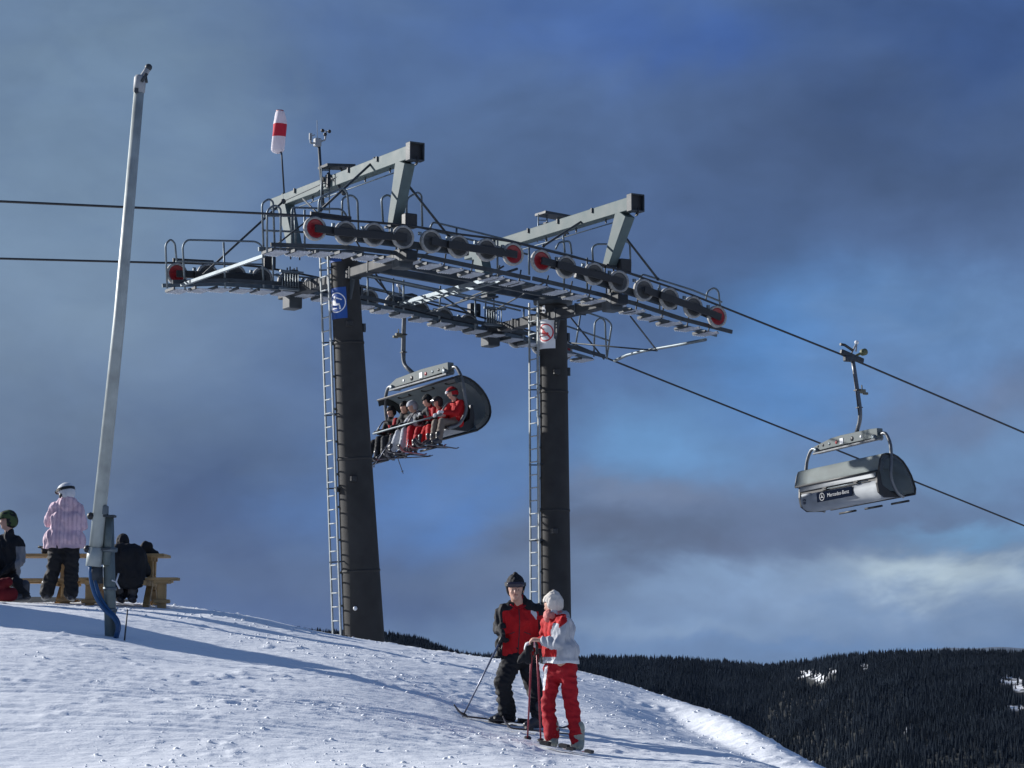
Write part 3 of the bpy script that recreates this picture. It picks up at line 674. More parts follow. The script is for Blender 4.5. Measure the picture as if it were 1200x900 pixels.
def catwalk(path, cmid, root):
    global tread_me
    for dc in (-.27, .27):
        m = MB(); pts = xlate(path, cmid); pts = [p + CV * dc * 1.15 + UZ * (.05 if cmid < 2 else .11) for p in pts]
        for i in range(len(pts) - 1): m.beam(pts[i], pts[i + 1] + (pts[i + 1] - pts[i]).normalized() * .02, .05, .09 + .003 * (i % 2))
        m.build('catwalk_stringer', dsteel if dc < 0 else galv, root)
    for p, d in along(path, cmid, .54):
        if tread_me is None:
            m = MB(); m.box((0, 0, 0), .34, .62, .02, AX)
            for k in range(6): m.box(LV * (-.15 + .06 * k) + UZ * -.012, .012, .62, .024, AX)
            tread_me = m.mesh('tread', grate)
            m = MB(); m.box((0, 0, 0), .04, .52, .06, AX); m.box(LV * .36 , .03, .50, .05, AX); brk = m.mesh('tread_bracket', dsteel); catwalk.brk = brk
        o = bpy.data.objects.new('tread', tread_me); COL.objects.link(o); o.parent = root; o.location = p - UZ * .075 - off(root)
        o = bpy.data.objects.new('tread_bracket', catwalk.brk); COL.objects.link(o); o.parent = root; o.location = p - UZ * .055 - LV * .20 - off(root)
catwalk(near_path, .55, T1); catwalk(near_path2, .55, T2); catwalk(far_path, 5.5, T1); catwalk(far_path2, 5.5, T2)
# lengthwise beams joining the two tower heads
for c_, a, b in ((2.7, (446, 305), (668, 350)), (3.5, (418, 311), (650, 352))):
    m = MB(); m.beam(PC(*a, c_), PC(*b, c_), .12, .17); m.build('tie_beam', dsteel, T1, bevel=.008)
m = MB(); m.tube([PC(430, 322, 3.5), PC(640, 366, 3.5)], .03, 6); m.build('tie_rod', galv, T1)
# cross walkways and struts that span from rope to rope
def cross(a, ca_, b, cb, root, w, h, m_, name='cross_strut'):
    q = MB(); q.beam(PC(*a, ca_), PC(*b, cb), w, h); return q.build(name, m_, root)
cross((213, 334), 5.2, (309, 300), .85, T1, .07, .07, galv)
m = MB(); a = PC(467, 356, 5.2); b = PC(577, 326, .85); m.beam(a, b, .04, .09); m.beam(a + LV * .30, b + LV * .30, .04, .09)
for k in range(15): p_ = a.lerp(b, (k + .5) / 15); m.box(p_ + LV * .15, .3, .06, .025, AX)
m.build('cross_walkway', galv, T1)
m = MB(); a = PC(500, 350, 5.2); b = PC(606, 315, .85); m.tube([a, b], .03, 6); m.tube([a - UZ * .35, b - UZ * .35], .022, 6); m.build('cross_strut', dsteel, T1)
m = MB(); m.tube([PC(720, 423, 5.2), PC(735, 416, 4.6), PC(755, 411, 3.8), PC(790, 405, 2.4), PC(827, 398, .8)], .04, 7); m.build('cross_strut', galv, T2)
# near side handrails, hoops and gates: px outlines laid on the catwalk's vertical plane
A_ = [  # (name, c, line)
 ('handrail', .85, [(309, 296), (307, 238), (315, 233), (320, 236), (322, 292)]), ('handrail', .35, [(313, 296), (313, 246), (322, 240), (329, 244), (329, 294)]),
 ('handrail', .85, [(309, 253), (355, 253)]), ('handrail', .85, [(342, 292), (342, 243), (400, 245), (406, 252), (407, 262)]), ('handrail', .85, [(309, 270), (357, 272)]),
 ('handrail', .85, [(357, 294), (357, 246)]), ('handrail', .85, [(345, 243), (347, 290)]),
 ('hoop_gate', .6, [(373, 262), (374, 232), (402, 220), (407, 226), (410, 258)]), ('hoop_gate', .9, [(401, 262), (401, 232), (412, 228), (419, 234), (420, 270)]),
 ('hoop_gate', .8, [(449, 262), (447, 232), (454, 228), (459, 231)]), ('hoop_gate', .8, [(472, 230), (476, 234), (477, 255)]),
 ('hoop_gate', .8, [(476, 255), (477, 232), (490, 225), (494, 229), (495, 267)]),
 ('handrail', .85, [(504, 268), (507, 260), (562, 273), (618, 287)]), ('handrail', .85, [(407, 258), (450, 262), (478, 263), (560, 283), (618, 298)]), ('handrail', .85, [(535, 267), (535, 300)]), ('handrail', .85, [(583, 279), (583, 320)])]
B_ = [('handrail', .85, [(618, 287), (668, 299), (735, 319), (752, 324)]), ('handrail', .85, [(750, 330), (752, 321), (812, 340), (846, 354)]), ('handrail', .85, [(620, 322), (620, 290)]),
 ('hoop_gate', .85, [(827, 352), (829, 341), (837, 337), (842, 341), (844, 360)]), ('hoop_gate', .85, [(695, 308), (694, 290), (699, 286), (711, 286)]),
 ('hoop_gate', .85, [(729, 282), (738, 284), (739, 312)]), ('hoop_gate', .85, [(651, 292), (655, 284), (668, 282), (670, 298)]), ('hoop_gate', .85, [(662, 296), (660, 276)]),
 ('handrail', .85, [(661, 300), (661, 340)]), ('handrail', .85, [(773, 334), (773, 366)]), ('handrail', .85, [(688, 302), (688, 344)])]
for nm, c_, ln in A_: tubes(nm, c_, [ln], T1, .024)
for nm, c_, ln in B_: tubes(nm, c_, [ln], T2, .024)
# far side
A_ = [('handrail', 5.2, [(196, 338), (194, 286), (200, 280), (205, 285), (207, 306)]), ('handrail', 5.2, [(217, 340), (214, 288), (219, 281), (300, 283), (307, 288), (309, 337)]),
 ('handrail', 5.2, [(206, 306), (308, 310)]), ('handrail', 5.2, [(262, 284), (264, 338)]), ('handrail', 5.2, [(420, 322), (560, 352)]), ('handrail', 5.2, [(431, 322), (431, 356)]),
 ('handrail', 5.2, [(461, 326), (461, 362)]), ('handrail', 5.2, [(473, 328), (473, 364)]), ('handrail', 5.2, [(516, 335), (515, 374)]), ('handrail', 5.8, [(421, 334), (560, 365)]),
 ('handrail', 5.8, [(320, 322), (380, 327)]), ('handrail', 5.2, [(320, 290), (320, 337)]), ('handrail', 5.2, [(557, 350), (557, 386)])]
B_ = [('handrail', 5.2, [(560, 352), (610, 364)]), ('handrail', 5.2, [(670, 360), (711, 374), (717, 380), (711, 421)]), ('handrail', 5.2, [(664, 382), (713, 399)]),
 ('handrail', 5.2, [(681, 364), (674, 409)]), ('handrail', 5.2, [(696, 418), (697, 377), (704, 372), (709, 376), (711, 419)]), ('handrail', 5.2, [(610, 374), (640, 380)]), ('handrail', 5.2, [(614, 362), (613, 396)])]
for nm, c_, ln in A_: tubes(nm, c_, [ln], T1, .024)
for nm, c_, ln in B_: tubes(nm, c_, [ln], T2, .024)
# stay rods and diagonal braces: end points with their own c
ST = [(T1, (440, 187), 1.6, (376, 246), .85, .028), (T1, (376, 246), .85, (325, 286), .6, .02), (T1, (332, 236), 5.6, (228, 331), 5.3, .028), (T1, (476, 214), .3, (526, 277), .7, .028),
      (T1, (403, 226), 3.0, (385, 204), 3.6, .03), (T1, (355, 233), 5, (372, 250), .9, .022), (T1, (332, 236), 5.6, (440, 187), 1.6, .012),
      (T1, (405, 262), 5.0, (455, 345), 5.2, .022), (T1, (430, 316), 5.2, (470, 360), 5.2, .022), (T1, (515, 345), 5.2, (557, 372), 5.2, .022), (T1, (575, 366), 5.2, (640, 330), 1.5, .02), (T1, (507, 292), 2.7, (470, 322), 5.2, .022), (T1, (600, 329), 2.7, (540, 352), 5.2, .022),
      (T2, (701, 247), 1.6, (637, 288), .85, .028), (T2, (729, 273), .3, (771, 327), .7, .028), (T2, (739, 371), .55, (770, 411), 3.0, .022), (T2, (664, 366), 5.2, (708, 421), 5.2, .022),
      (T2, (670, 402), 5.2, (770, 411), 3.0, .022), (T2, (676, 347), 2.7, (620, 372), 5.2, .022), (T2, (590, 312), .85, (560, 330), 2.7, .022)]
for root, a, ca_, b, cb, r_ in ST:
    m = MB(); pa, pb_ = PC(*a, ca_), PC(*b, cb); m.tube([pa, pb_], r_, 6)
    if r_ > .025: m.ball(pa, .07, 8); m.ball(pb_, .045, 8)
    m.build('stay_rod', dsteel, root)
# extra under-structure brackets below the near catwalk
for root, xs_ in ((T1, (487, 520, 552, 583, 608)), (T2, (640, 668, 690, 745, 775, 805, 830))):
    for x_ in xs_:
        path = near_path + near_path2; y_ = np.interp(x_, [p[0] for p in path], [p[1] for p in path])
        m = MB(); p = PC(x_, y_ + 1, .28); m.tube([p + UZ * .28 - CV * .1, p, p + CV * .5], .02, 5); m.build('walkway_hanger', dsteel, root)
# service platforms on the gantries with their short ladders
for root, t0, a, b, lx in ((T1, 0, (378, 195), (411, 196), ((377, 386), 196, 250)), (T2, 5.55, (633, 250), (666, 256), ((631, 641), 251, 284))):
    cc = 3.6; m = MB(); p0, p1 = PC(*a, cc), PC(*b, cc); m.beam(p0, p1, .5, .06); m.build('service_platform', dsteel, root)
    m = MB(); (xa, xb), ya, yb = lx; ra = [PC(xa, ya, cc), PC(xa - 1, yb, cc)]; rb = [PC(xb, ya, cc), PC(xb, yb, cc)]; m.tube(ra, .016, 5); m.tube(rb, .016, 5)
    for k in range(7): m.tube([ra[0].lerp(ra[1], (k + .5) / 7), rb[0].lerp(rb[1], (k + .5) / 7)], .011, 5)
    m.build('platform_ladder', galv, root)
    m = MB(); m.beam(p1, p1 - UZ * .45 - LV * .05 + CV * .1, .05, .05); m.beam(p0.lerp(p1, .6), p1 - UZ * .4, .04, .04); m.box(p0.lerp(p1, .25) - UZ * .35, .16, .12, .3, AX); m.build('platform_bracket', dsteel, root)
# machinery clusters under the crossarm ends on the far side
for root, x_, y_ in ((T1, 348, 330), (T2, 586, 372)):
    m = MB(); q = PC(x_, y_, 5.0)
    for k in range(7): m.tube([q + LV * (-.38 + .07 * k) + UZ * (.22 - .03 * (k % 3)), q + LV * (-.38 + .07 * k) - UZ * .22], .014, 5)
    m.box(q - LV * .15 + UZ * .22, .6, .1, .05, AX); m.box(q - LV * .2 - UZ * .2, .5, .1, .05, AX); m.build('spring_stack', galv, root)

# ropes -------------------------------------------------------------
def rope(name, c, pts, label, grp):
    m = MB(); w = [PC(x, y, c) for x, y in pts]
    # round the polyline a little at the wheels by subdividing
    m.tube(w, .026, 8); me = m.mesh(name, ropem); o = fin(name, me); return tag(o, label, 'cable', grp)
nr_pts = [(-420, 216), (0, 236), (305, 250)] + [(x, y - 14.6) for x, y in NEAR[0]] + [(x, y - 14.0) for x, y in NEAR[1]] + [(985, 415), (1200, 507), (1500, 642)]
fr_pts = [(-420, 287), (0, 303), (190, 308)] + [(x, y - 13.0) for x, y in FAR[0]] + [(x, y - 12.6) for x, y in FAR[1]] + [(717, 422), (960, 519), (1200, 616), (1500, 741)]
rope('haul_rope', 0, nr_pts, 'steel haul rope running over the nearer, upper row of wheels', 'chairlift haul ropes')
rope('haul_rope', GA, fr_pts, 'steel haul rope on the far, lower row of wheels behind the towers', 'chairlift haul ropes')

# windsock ------------------------------------------------------------
wp = PT(333, 226, 0); root = empty('windsock', wp, label='limp white windsock with red band on a thin mast over the left gantry', cat='windsock')
m = MB(); m.tube([wp, PT(330, 180, 0), PT(328.0, 176, 0)], .022, 8); m.build('mast', dsteel, root)
wt = PT(328, 130, 0); m = MB(); m.lathe(wt, UZ, [(-.012, .09), (.012, .095), (.014, .0)], 20); m.build('hoop', redm, root)
clw = mat('sock_white', (.78, .74, .79), .8, 0, .05, 6, trans=.25); clr = mat('sock_red', (.55, .02, .045), .8, 0, .08, 6, trans=.15)
def sock(d0, d1, mm, nm, close=False):
    prof = []; n = 26; vs = []; fs = []; K = 12
    for i in range(K + 1):
        d = d0 + (d1 - d0) * i / K; f = d / 1.08; rr = .085 + .085 * min(1, f * 3.2) ** .6 - .01 * f
        if close and f > .9: rr *= math.sqrt(max(0.01, 1 - ((f - .9) / .1) ** 2))
        for k in range(n):
            a = 2 * math.pi * k / n; q = rr * (1 + .07 * math.sin(3 * a + 4 * f) + .035 * math.sin(7 * a + 9 * f) * (1 if f < .35 else .5))
            vs.append(wt + Vector((q * math.cos(a) + .01 * math.sin(f * 5) - .03 * f, q * math.sin(a), -d)))
    for i in range(K):
        for k in range(n): fs.append((i * n + k, (i + 1) * n + k, (i + 1) * n + (k + 1) % n, i * n + (k + 1) % n))
    m = MB(); m.add(vs, fs, True)
    if close: m.f.append([K * n + k for k in range(n)]); m.mi.append(0); m.sm.append(True)
    return m.build(nm, mm, root)
sock(0.0, .34, clw, 'sleeve_top'); sock(.34, .66, clr, 'sleeve_band'); sock(.66, 1.08, clw, 'sleeve_tail', True)
# weather station -------------------------------------------------------
cc = 3.75; b0 = PC(379, 243, cc); root = empty('weather_station', b0, label='small weather station with spinning cups on a mast above the left gantry', cat='weather station')
m = MB(); m.tube([b0, PC(376, 205, cc), PC(374, 172, cc)], .035, 8); m.build('mast', dsteel, root)
m = MB(); hp = PC(372, 167, cc); m.box(hp, .16, .14, .2, AX); m.build('sensor_head', alum, root, bevel=.02)
m = MB(); m.tube([hp, PC(381, 164, cc), PC(382, 154, cc)], .022, 6, round_=.03); m.tube([hp, PC(364, 168, cc), PC(364, 160, cc)], .022, 6, round_=.03); m.build('cross_bar', alum, root)
m = MB(); m.tube([PC(372, 163, cc), PC(371.5, 141, cc)], .007, 5); m.build('antenna', alum, root)
for x, y in ((378, 153), (386, 154), (381, 157.5)): m = MB(); m.ball(PC(x, y, cc), .045, 10); m.tube([PC(x, y, cc), PC(382, 154, cc)], .008, 4); m.build('cup', black, root)
m = MB(); m.box(PC(364, 160, cc), .07, .03, .16, AX); m.tube([PC(364, 160, cc), PC(369, 158, cc)], .012, 5); m.build('wind_vane', alum, root)

# ------------------------------------------------------------------ bodies and clothes: overlapping tapered limbs fused into one skin
def capsule(a, b, ra, rb, flat=None, n=14):
    a = Vector(a); b = Vector(b); d = b - a; l = d.length
    if l < 1e-5: d = Vector((0, 0, 1)); l = 1e-5; b = a + d * l
    d = d.normalized(); u = d.cross(Vector((0, 0, 1)));  u = u if u.length > .1 else d.cross(Vector((1, 0, 0))); u.normalize(); w = d.cross(u)
    prof = [(-ra * math.cos(t), ra * math.sin(t)) for t in (0.15, .5, .9, 1.3)] + [(0, ra), (l * .33, ra + (rb - ra) * .33), (l * .66, ra + (rb - ra) * .66), (l, rb)] + [(l + rb * math.cos(t), rb * math.sin(t)) for t in (1.3, .9, .5, .15)]
    vs = []; fs = []
    for h, r in prof:
        for k in range(n):
            o = (u * math.cos(2 * math.pi * k / n) + w * math.sin(2 * math.pi * k / n)) * r
            if flat: o = o - flat[0] * o.dot(flat[0]) * (1 - flat[1])
            vs.append(a + d * h + o)
    for i in range(len(prof) - 1):
        for k in range(n): fs.append((i * n + k, i * n + (k + 1) % n, (i + 1) * n + (k + 1) % n, (i + 1) * n + k))
    fs.append(list(reversed(range(n)))); fs.append([(len(prof) - 1) * n + k for k in range(n)])
    return vs, fs
def fused(name, segs, mats, parent=None, vox=.014, smooth=5, fold=0, fscale=(9, 9, 3.5), seed=0, matfn=None, warp=None):
    m = MB()
    for s in segs:
        vs, fs = capsule(*s); m.add(vs, fs)
    me = m.mesh(name, mats); o = bpy.data.objects.new(name, me); COL.objects.link(o)
    md = o.modifiers.new('r', 'REMESH'); md.mode = 'VOXEL'; md.voxel_size = vox
    md = o.modifiers.new('s', 'SMOOTH'); md.factor = .5; md.iterations = smooth
    dg = bpy.context.evaluated_depsgraph_get(); e = o.evaluated_get(dg); nm = bpy.data.meshes.new_from_object(e)
    o.modifiers.clear(); o.data = nm; bpy.data.meshes.remove(me); nm.name = name
    if not nm.materials:
        for q in (mats if isinstance(mats, (list, tuple)) else [mats]): nm.materials.append(q)
    if fold:
        nr = [v.normal.copy() for v in nm.vertices]
        for v, nn in zip(nm.vertices, nr):
            c = v.co; q = Vector((c.x * fscale[0] + seed * 7.3, c.y * fscale[1], c.z * fscale[2] + c.x * 4))
            f = mnoise.noise(q); f = 1 - abs(f) * 2.6; f2 = mnoise.noise(q * 2.7)
            v.co = c + nn * (fold * (f - .4) + fold * .35 * f2)
    if warp:
        for v in nm.vertices: v.co = warp(v.co)
    if matfn:
        mi = []
        for p in nm.polygons: mi.append(matfn(p.center))
        nm.polygons.foreach_set('material_index', mi)
    nm.polygons.foreach_set('use_smooth', [True] * len(nm.polygons)); nm.update()
    if parent is not None: o.parent = parent
    return o
def hand(p, d, up, s=1.0, curl=.6):
    """palm and five separate fingers. d: direction of the fingers, up: back-of-hand normal"""
    d = Vector(d).normalized(); up = Vector(up); side = d.cross(up).normalized(); up = side.cross(d).normalized(); p = Vector(p); out = []
    out.append((p, p + d * .075 * s, .028 * s, .034 * s, (up, .6)))
    out.append((p + side * .018 * s, p + d * .08 * s + side * .022 * s, .022 * s, .018 * s)); out.append((p - side * .018 * s, p + d * .08 * s - side * .022 * s, .022 * s, .018 * s))
    for k, ln in enumerate((.068, .078, .072, .058)):
        b = p + d * .085 * s + side * (.033 - .022 * k) * s; a1 = curl * .7; a2 = curl * 1.8
        m1 = b + (d * math.cos(a1) - up * math.sin(a1)) * ln * .5 * s; e = m1 + (d * math.cos(a2) - up * math.sin(a2)) * ln * .5 * s
        out += [(b, m1, .0105 * s, .0095 * s), (m1, e, .0095 * s, .008 * s)]
    b = p + d * .02 * s + side * .03 * s; m1 = b + (d * .6 + side * .7 - up * .35).normalized() * .045 * s; out += [(b, m1, .014 * s, .011 * s), (m1, m1 + (d * .9 - up * .5).normalized() * .035 * s, .011 * s, .009 * s)]
    return out
def head_segs(h, f, up=Vector((0, 0, 1)), s=1.0):
    f = Vector(f).normalized(); side = f.cross(up).normalized(); up = side.cross(f).normalized(); h = Vector(h)
    o = [(h - f * .02 * s + up * .025 * s, h + f * .015 * s + up * .02 * s, .088 * s, .085 * s, (side, .90)),
         (h + f * .03 * s - up * .03 * s, h + f * .045 * s - up * .075 * s, .066 * s, .043 * s), (h - up * .03 * s, h - up * .05 * s - f * .02 * s, .07 * s, .062 * s),
         (h + f * .088 * s + up * .012 * s, h + f * .108 * s - up * .022 * s, .012 * s, .0175 * s),                            # nose
         (h + f * .082 * s + up * .022 * s + side * .028 * s, h + f * .084 * s + up * .022 * s - side * .028 * s, .016 * s, .016 * s),   # brow
         (h + f * .072 * s - up * .02 * s + side * .035 * s, h + f * .070 * s - up * .03 * s + side * .030 * s, .020 * s, .018 * s),      # cheeks
         (h + f * .072 * s - up * .02 * s - side * .035 * s, h + f * .070 * s - up * .03 * s - side * .030 * s, .020 * s, .018 * s),
         (h + f * .084 * s - up * .052 * s + side * .018 * s, h + f * .084 * s - up * .052 * s - side * .018 * s, .0095 * s, .0095 * s),  # lips
         (h + f * .074 * s - up * .086 * s, h + f * .070 * s - up * .088 * s, .024 * s, .022 * s)]                                       # chin
    for q in (1, -1): o.append((h + side * .082 * s * q + up * .01 * s - f * .01 * s, h + side * .086 * s * q - up * .025 * s - f * .01 * s, .018 * s, .012 * s, (side, .5)))
    return o
def face_bits(body, h, f, s=1.0, up=Vector((0, 0, 1)), full=True):
    f = Vector(f).normalized(); side = f.cross(up).normalized(); up = side.cross(f).normalized(); h = Vector(h)
    for q in (1, -1):
        m = MB(); m.ball(h + f * .078 * s + up * .002 * s + side * .030 * s * q, .0115 * s, 10); m.cur = 1; m.ball(h + f * .085 * s + up * .002 * s + side * .030 * s * q, .0085 * s, 8)
        o = m.build('eye', [whiteS, black]); o.parent = body
    m = MB(); m.tube([h + f * .092 * s - up * .052 * s + side * .024 * s, h + f * .0955 * s - up * .051 * s, h + f * .092 * s - up * .052 * s - side * .024 * s], .004 * s, 6)
    o = m.build('mouth', mat('lip', (.30, .08, .07), .5, 0, .05)); o.parent = body
    for q in (1, -1):
        m = MB(); m.tube([h + f * .098 * s + up * .028 * s + side * .012 * s * q, h + f * .092 * s + up * .03 * s + side * .042 * s * q], .0045 * s, 5); o = m.build('eyebrow', mat('hair_grey', (.10, .09, .08), .9)); o.parent = body
def limb(a, b, c, ra, rb, rc): return [(a, b, ra, rb), (b, c, rb, rc)]
def torso(pel, chest, neck, shl, shr, fwd, w=1.0, hipw=.105):
    fwd = Vector(fwd).normalized(); fl = (fwd, .72); pel, chest, neck, shl, shr = map(Vector, (pel, chest, neck, shl, shr)); sd = (shr - shl).normalized()
    mid = pel.lerp(chest, .5); o = []
    for q in (-1, 1):
        o += [(pel + sd * hipw * .75 * q * w, mid + sd * .075 * q * w, .125 * w, .12 * w, fl), (mid + sd * .075 * q * w, chest + sd * .095 * q * w, .12 * w, .135 * w, fl)]
        o.append((chest + sd * .08 * q * w + Vector((0, 0, .04)), (shl if q < 0 else shr) - sd * .03 * q - Vector((0, 0, .01)), .12 * w, .078 * w, fl))
    o.append((pel, chest, .13 * w, .15 * w, fl)); o.append((chest, neck - Vector((0, 0, .03)), .13 * w, .07 * w))
    o.append((shl, neck - Vector((0, 0, .035)), .065 * w, .06 * w)); o.append((shr, neck - Vector((0, 0, .035)), .065 * w, .06 * w))
    return o
def person(J, cfg, world=None, **kw):
    """J: joints in metres in the figure's own frame; cfg: clothes"""
    g = lambda k: Vector(J[k]); f = Vector(J.get('fwd', (0, -1, 0))).normalized(); hf = Vector(J.get('face', f)).normalized(); vox = cfg.get('vox', .014); hs = cfg.get('hs', 1.0)
    side = (g('shr') - g('shl')).normalized()
    seg = torso(g('pel'), g('chest'), g('neck'), g('shl'), g('shr'), f, .86)
    seg += [(g('neck') - Vector((0, 0, .03)), g('head') - Vector((0, 0, .05)) - hf * .01, .062 * hs, .058 * hs)] + head_segs(g('head'), hf, s=hs)
    for s in 'lr':
        seg += limb(g('sh' + s), g('el' + s), g('ha' + s), .05, .042, .028)
        hd = (g('ha' + s) - g('el' + s)).normalized(); hd = Vector(J.get('hd' + s, hd)); seg += hand(g('ha' + s), hd, Vector(J.get('hu' + s, (0, 0, 1))), 1.0 * cfg.get('hands', 1), J.get('curl' + s, .8))
        seg += limb(g('hip' + s), g('kn' + s), g('an' + s), .082, .056, .042); seg.append((g('an' + s), g('to' + s), .045, .035))
    body = fused('person', seg, skin, None, vox=min(vox, .0095) if cfg.get('fine') else vox, smooth=2 if cfg.get('fine') else 3)
    if cfg.get('fine'): face_bits(body, g('head'), hf, hs)
    k = cfg.get('bulk', 1.0); vd = cfg.get('seed', 1)
    # trousers
    tr = []
    for s in 'lr':
        hp, kn, an = g('hip' + s), g('kn' + s), g('an' + s); lw = cfg.get('leg', 1.0)
        tr += [(hp, kn, .108 * lw, .085 * lw), (kn, kn.lerp(an, .9), .085 * lw, .088 * lw)]
    pel = g('pel'); tr += [(g('hipl'), g('hipr'), .115, .115), (pel + Vector((0, 0, .08)) - side * .05, pel + Vector((0, 0, .08)) + side * .05, .115, .115)]
    fused('trousers', tr, cfg['trousers'], body, vox=vox, smooth=6, fold=.015 if vox < .02 else .008, fscale=(8, 8, 14), seed=vd, matfn=cfg.get('trouser_fn'))
    # jacket: sleeves belong to it
    hem = g('pel') + Vector((0, 0, cfg.get('hem', -.02)))
    jt = torso(hem, g('chest'), g('neck'), g('shl'), g('shr'), f, 1.06 * k, .12)
    jt.append((g('neck') - Vector((0, 0, .06)), g('neck') + Vector((0, 0, .025)), .095, .078))
    if cfg.get('collar'): jt.append((g('neck') - Vector((0, 0, .02)), g('neck') + Vector((0, 0, .075)) - f * .02, .088, .084)); jt += [(g('shl').lerp(g('neck'), .35), g('neck') + Vector((0, 0, .02)), .085, .08), (g('shr').lerp(g('neck'), .35), g('neck') + Vector((0, 0, .02)), .085, .08)]
    if cfg.get('hood2'): jt += [(g('neck') + side * .05 - f * .03, g('neck') - side * .05 - f * .03, .105, .105), (g('neck') - f * .07 + Vector((0, 0, .05)), g('neck') - f * .02 + Vector((0, 0, .055)), .09, .09)]
    if cfg.get('hood'): jt.append((g('neck') - f * .09 - Vector((0, 0, .05)), g('neck') - f * .10 - Vector((0, 0, .005)), .085, .06))
    for s in 'lr': jt += [(g('sh' + s), g('el' + s), .080 * k, .066 * k), (g('el' + s), g('el' + s).lerp(g('ha' + s), .92), .066 * k, .050 * k)]
    hz = cfg.get('cut')
    if hz is not None:
        hc = g('pel'); hw_ = cfg.get('hemw', .10); hr = cfg.get('hemr', .145)
        for zz in (0, .12): jt.append((Vector((hc.x, hc.y, hz + zz)) - side * hw_, Vector((hc.x, hc.y, hz + zz)) + side * hw_, hr, hr, (f, .78)))
    cutw = (lambda c: Vector((c.x, c.y, max(c.z, hz + .006 * math.sin(c.x * 30))))) if hz is not None else None
    if not cfg.get('nojacket'): fused('jacket', jt, cfg['jacket'], body, vox=vox, smooth=6, fold=.019 if vox < .02 else .010, fscale=(12, 12, 5), seed=vd + 3, matfn=cfg.get('jacket_fn'), warp=cutw)
    # gloves
    if cfg.get('glove'):
        for s in 'lr':
            if J.get('bare' + s): continue
            hd = (g('ha' + s) - g('el' + s)).normalized(); hd = Vector(J.get('hd' + s, hd))
            gs = [(a_, b_, r1 * 1.45, r2 * 1.45) + tuple(x) for a_, b_, r1, r2, *x in hand(g('ha' + s), hd, Vector(J.get('hu' + s, (0, 0, 1))), 1.04, J.get('curl' + s, .8))]
            gs.append((g('ha' + s) - hd * .06, g('ha' + s), .05, .042)); fused('glove', gs, cfg['glove'], body, vox=min(vox, .012), smooth=1)
    # boots
    for s in 'lr':
        an, to = g('an' + s), g('to' + s); fd = (to - an); fd.z = 0; fd.normalize(); lo = Vector((0, 0, 1))
        base = min(an.z, to.z) - .0; bs = [(an + lo * .16, an - lo * .02, .074, .070), (an - lo * .03 - fd * .045, an + fd * .15 - lo * .045, .055, .052), (an + lo * .02, an + fd * .10 - lo * .02, .065, .055), (an + fd * .12 - lo * .045, an + fd * .185 - lo * .05, .050, .042)]
        fused('boot', bs, cfg['boots'], body, vox=min(vox, .016), smooth=2)
    h = g('head'); up = Vector((0, 0, 1)); sd = hf.cross(up).normalized(); U = sd.cross(hf).normalized()
    if cfg.get('hat'):
        hh = cfg.get('hat_type', 'knit'); r = .104 * hs
        if hh == 'knit': hs_ = [(h + U * .045 * hs - hf * .025 * hs, h + U * .075 * hs - hf * .02 * hs, r, r * .88), (h - hf * .035 * hs + U * .005, h + hf * .012 + U * .045 * hs, r * .93, r * .97)]
        else: hs_ = [(h - hf * .025 + U * .045, h + hf * .012 + U * .045, .128, .122), (h - hf * .05, h - hf * .03 + U * .03, .115, .12)]
        if cfg.get('peak'): hs_ += [(h + U * .09 - hf * .03, h + U * .135 - hf * .035, .075, .03)]
        def wp(c):          # keep the face free
            d = c - h; q = d.dot(hf); z_ = d.dot(U)
            if q > .02 and z_ < .040: c = c - hf * min(.10, (q - .02)) * min(1, (.040 - z_) / .012) + U * min(.03, (.040 - z_))
            return c
        fused('hat' if hh == 'knit' else 'helmet', hs_, cfg['hat'], body, vox=min(vox, .012), smooth=3, fold=.007 if hh == 'knit' else 0, fscale=(26, 26, 6), matfn=cfg.get('hat_fn'), warp=wp)
        if cfg.get('pompom'): fused('pompom', [(h + U * .165, h + U * .175 - hf * .01, .035, .03)], cfg['pompom'], body, vox=.01, smooth=1, fold=.006, fscale=(60, 60, 60))
    if cfg.get('ear'):
        for q_ in (1, -1): fused('ear_pad', [(h + sd * .112 * q_ - U * .03 - hf * .01, h + sd * .112 * q_ - U * .045 + hf * .0, .036, .03, (sd, .5))], black, body, vox=.01, smooth=2)
    if cfg.get('goggles'):
        gp = h + U * (cfg.get('gog_up', .055)); m = MB(); n = 24; rr = .112 * hs if cfg.get('hat_type') != 'helmet' else .138
        ring = [gp - hf * .015 + (hf * math.cos(2 * math.pi * k_ / n) * 1.02 + sd * math.sin(2 * math.pi * k_ / n) * .95) * rr for k_ in range(n)]
        for k_ in range(n): m.beam(ring[k_], ring[(k_ + 1) % n] + (ring[(k_ + 1) % n] - ring[k_]) * .05, .012, .042, up=U)
        o = m.build('goggle_strap', black); o.parent = body
        gv = [(gp + hf * (rr - .01) + sd * .055, gp + hf * (rr - .01) - sd * .055, .034, .034, (hf, .55)), (gp + hf * (rr - .022) + sd * .07, gp + hf * (rr - .022) - sd * .07, .030, .030)]
        fused('goggle_lens', gv, cfg['goggles'], body, vox=.008, smooth=3)
    if cfg.get('scarf'): fused('scarf', [(g('neck') + sd * .03 + hf * .03, g('neck') - sd * .03 + hf * .03, .085, .085), (g('neck') - hf * .02, g('neck') + hf * .05 + Vector((0, 0, .01)), .075, .058)], cfg['scarf'], body, vox=.011, smooth=3, fold=.008, fscale=(20, 20, 30))
    for k_, v_ in kw.items(): body[k_] = v_
    body['category'] = 'person'
    if world is not None: body.matrix_world = world
    return body

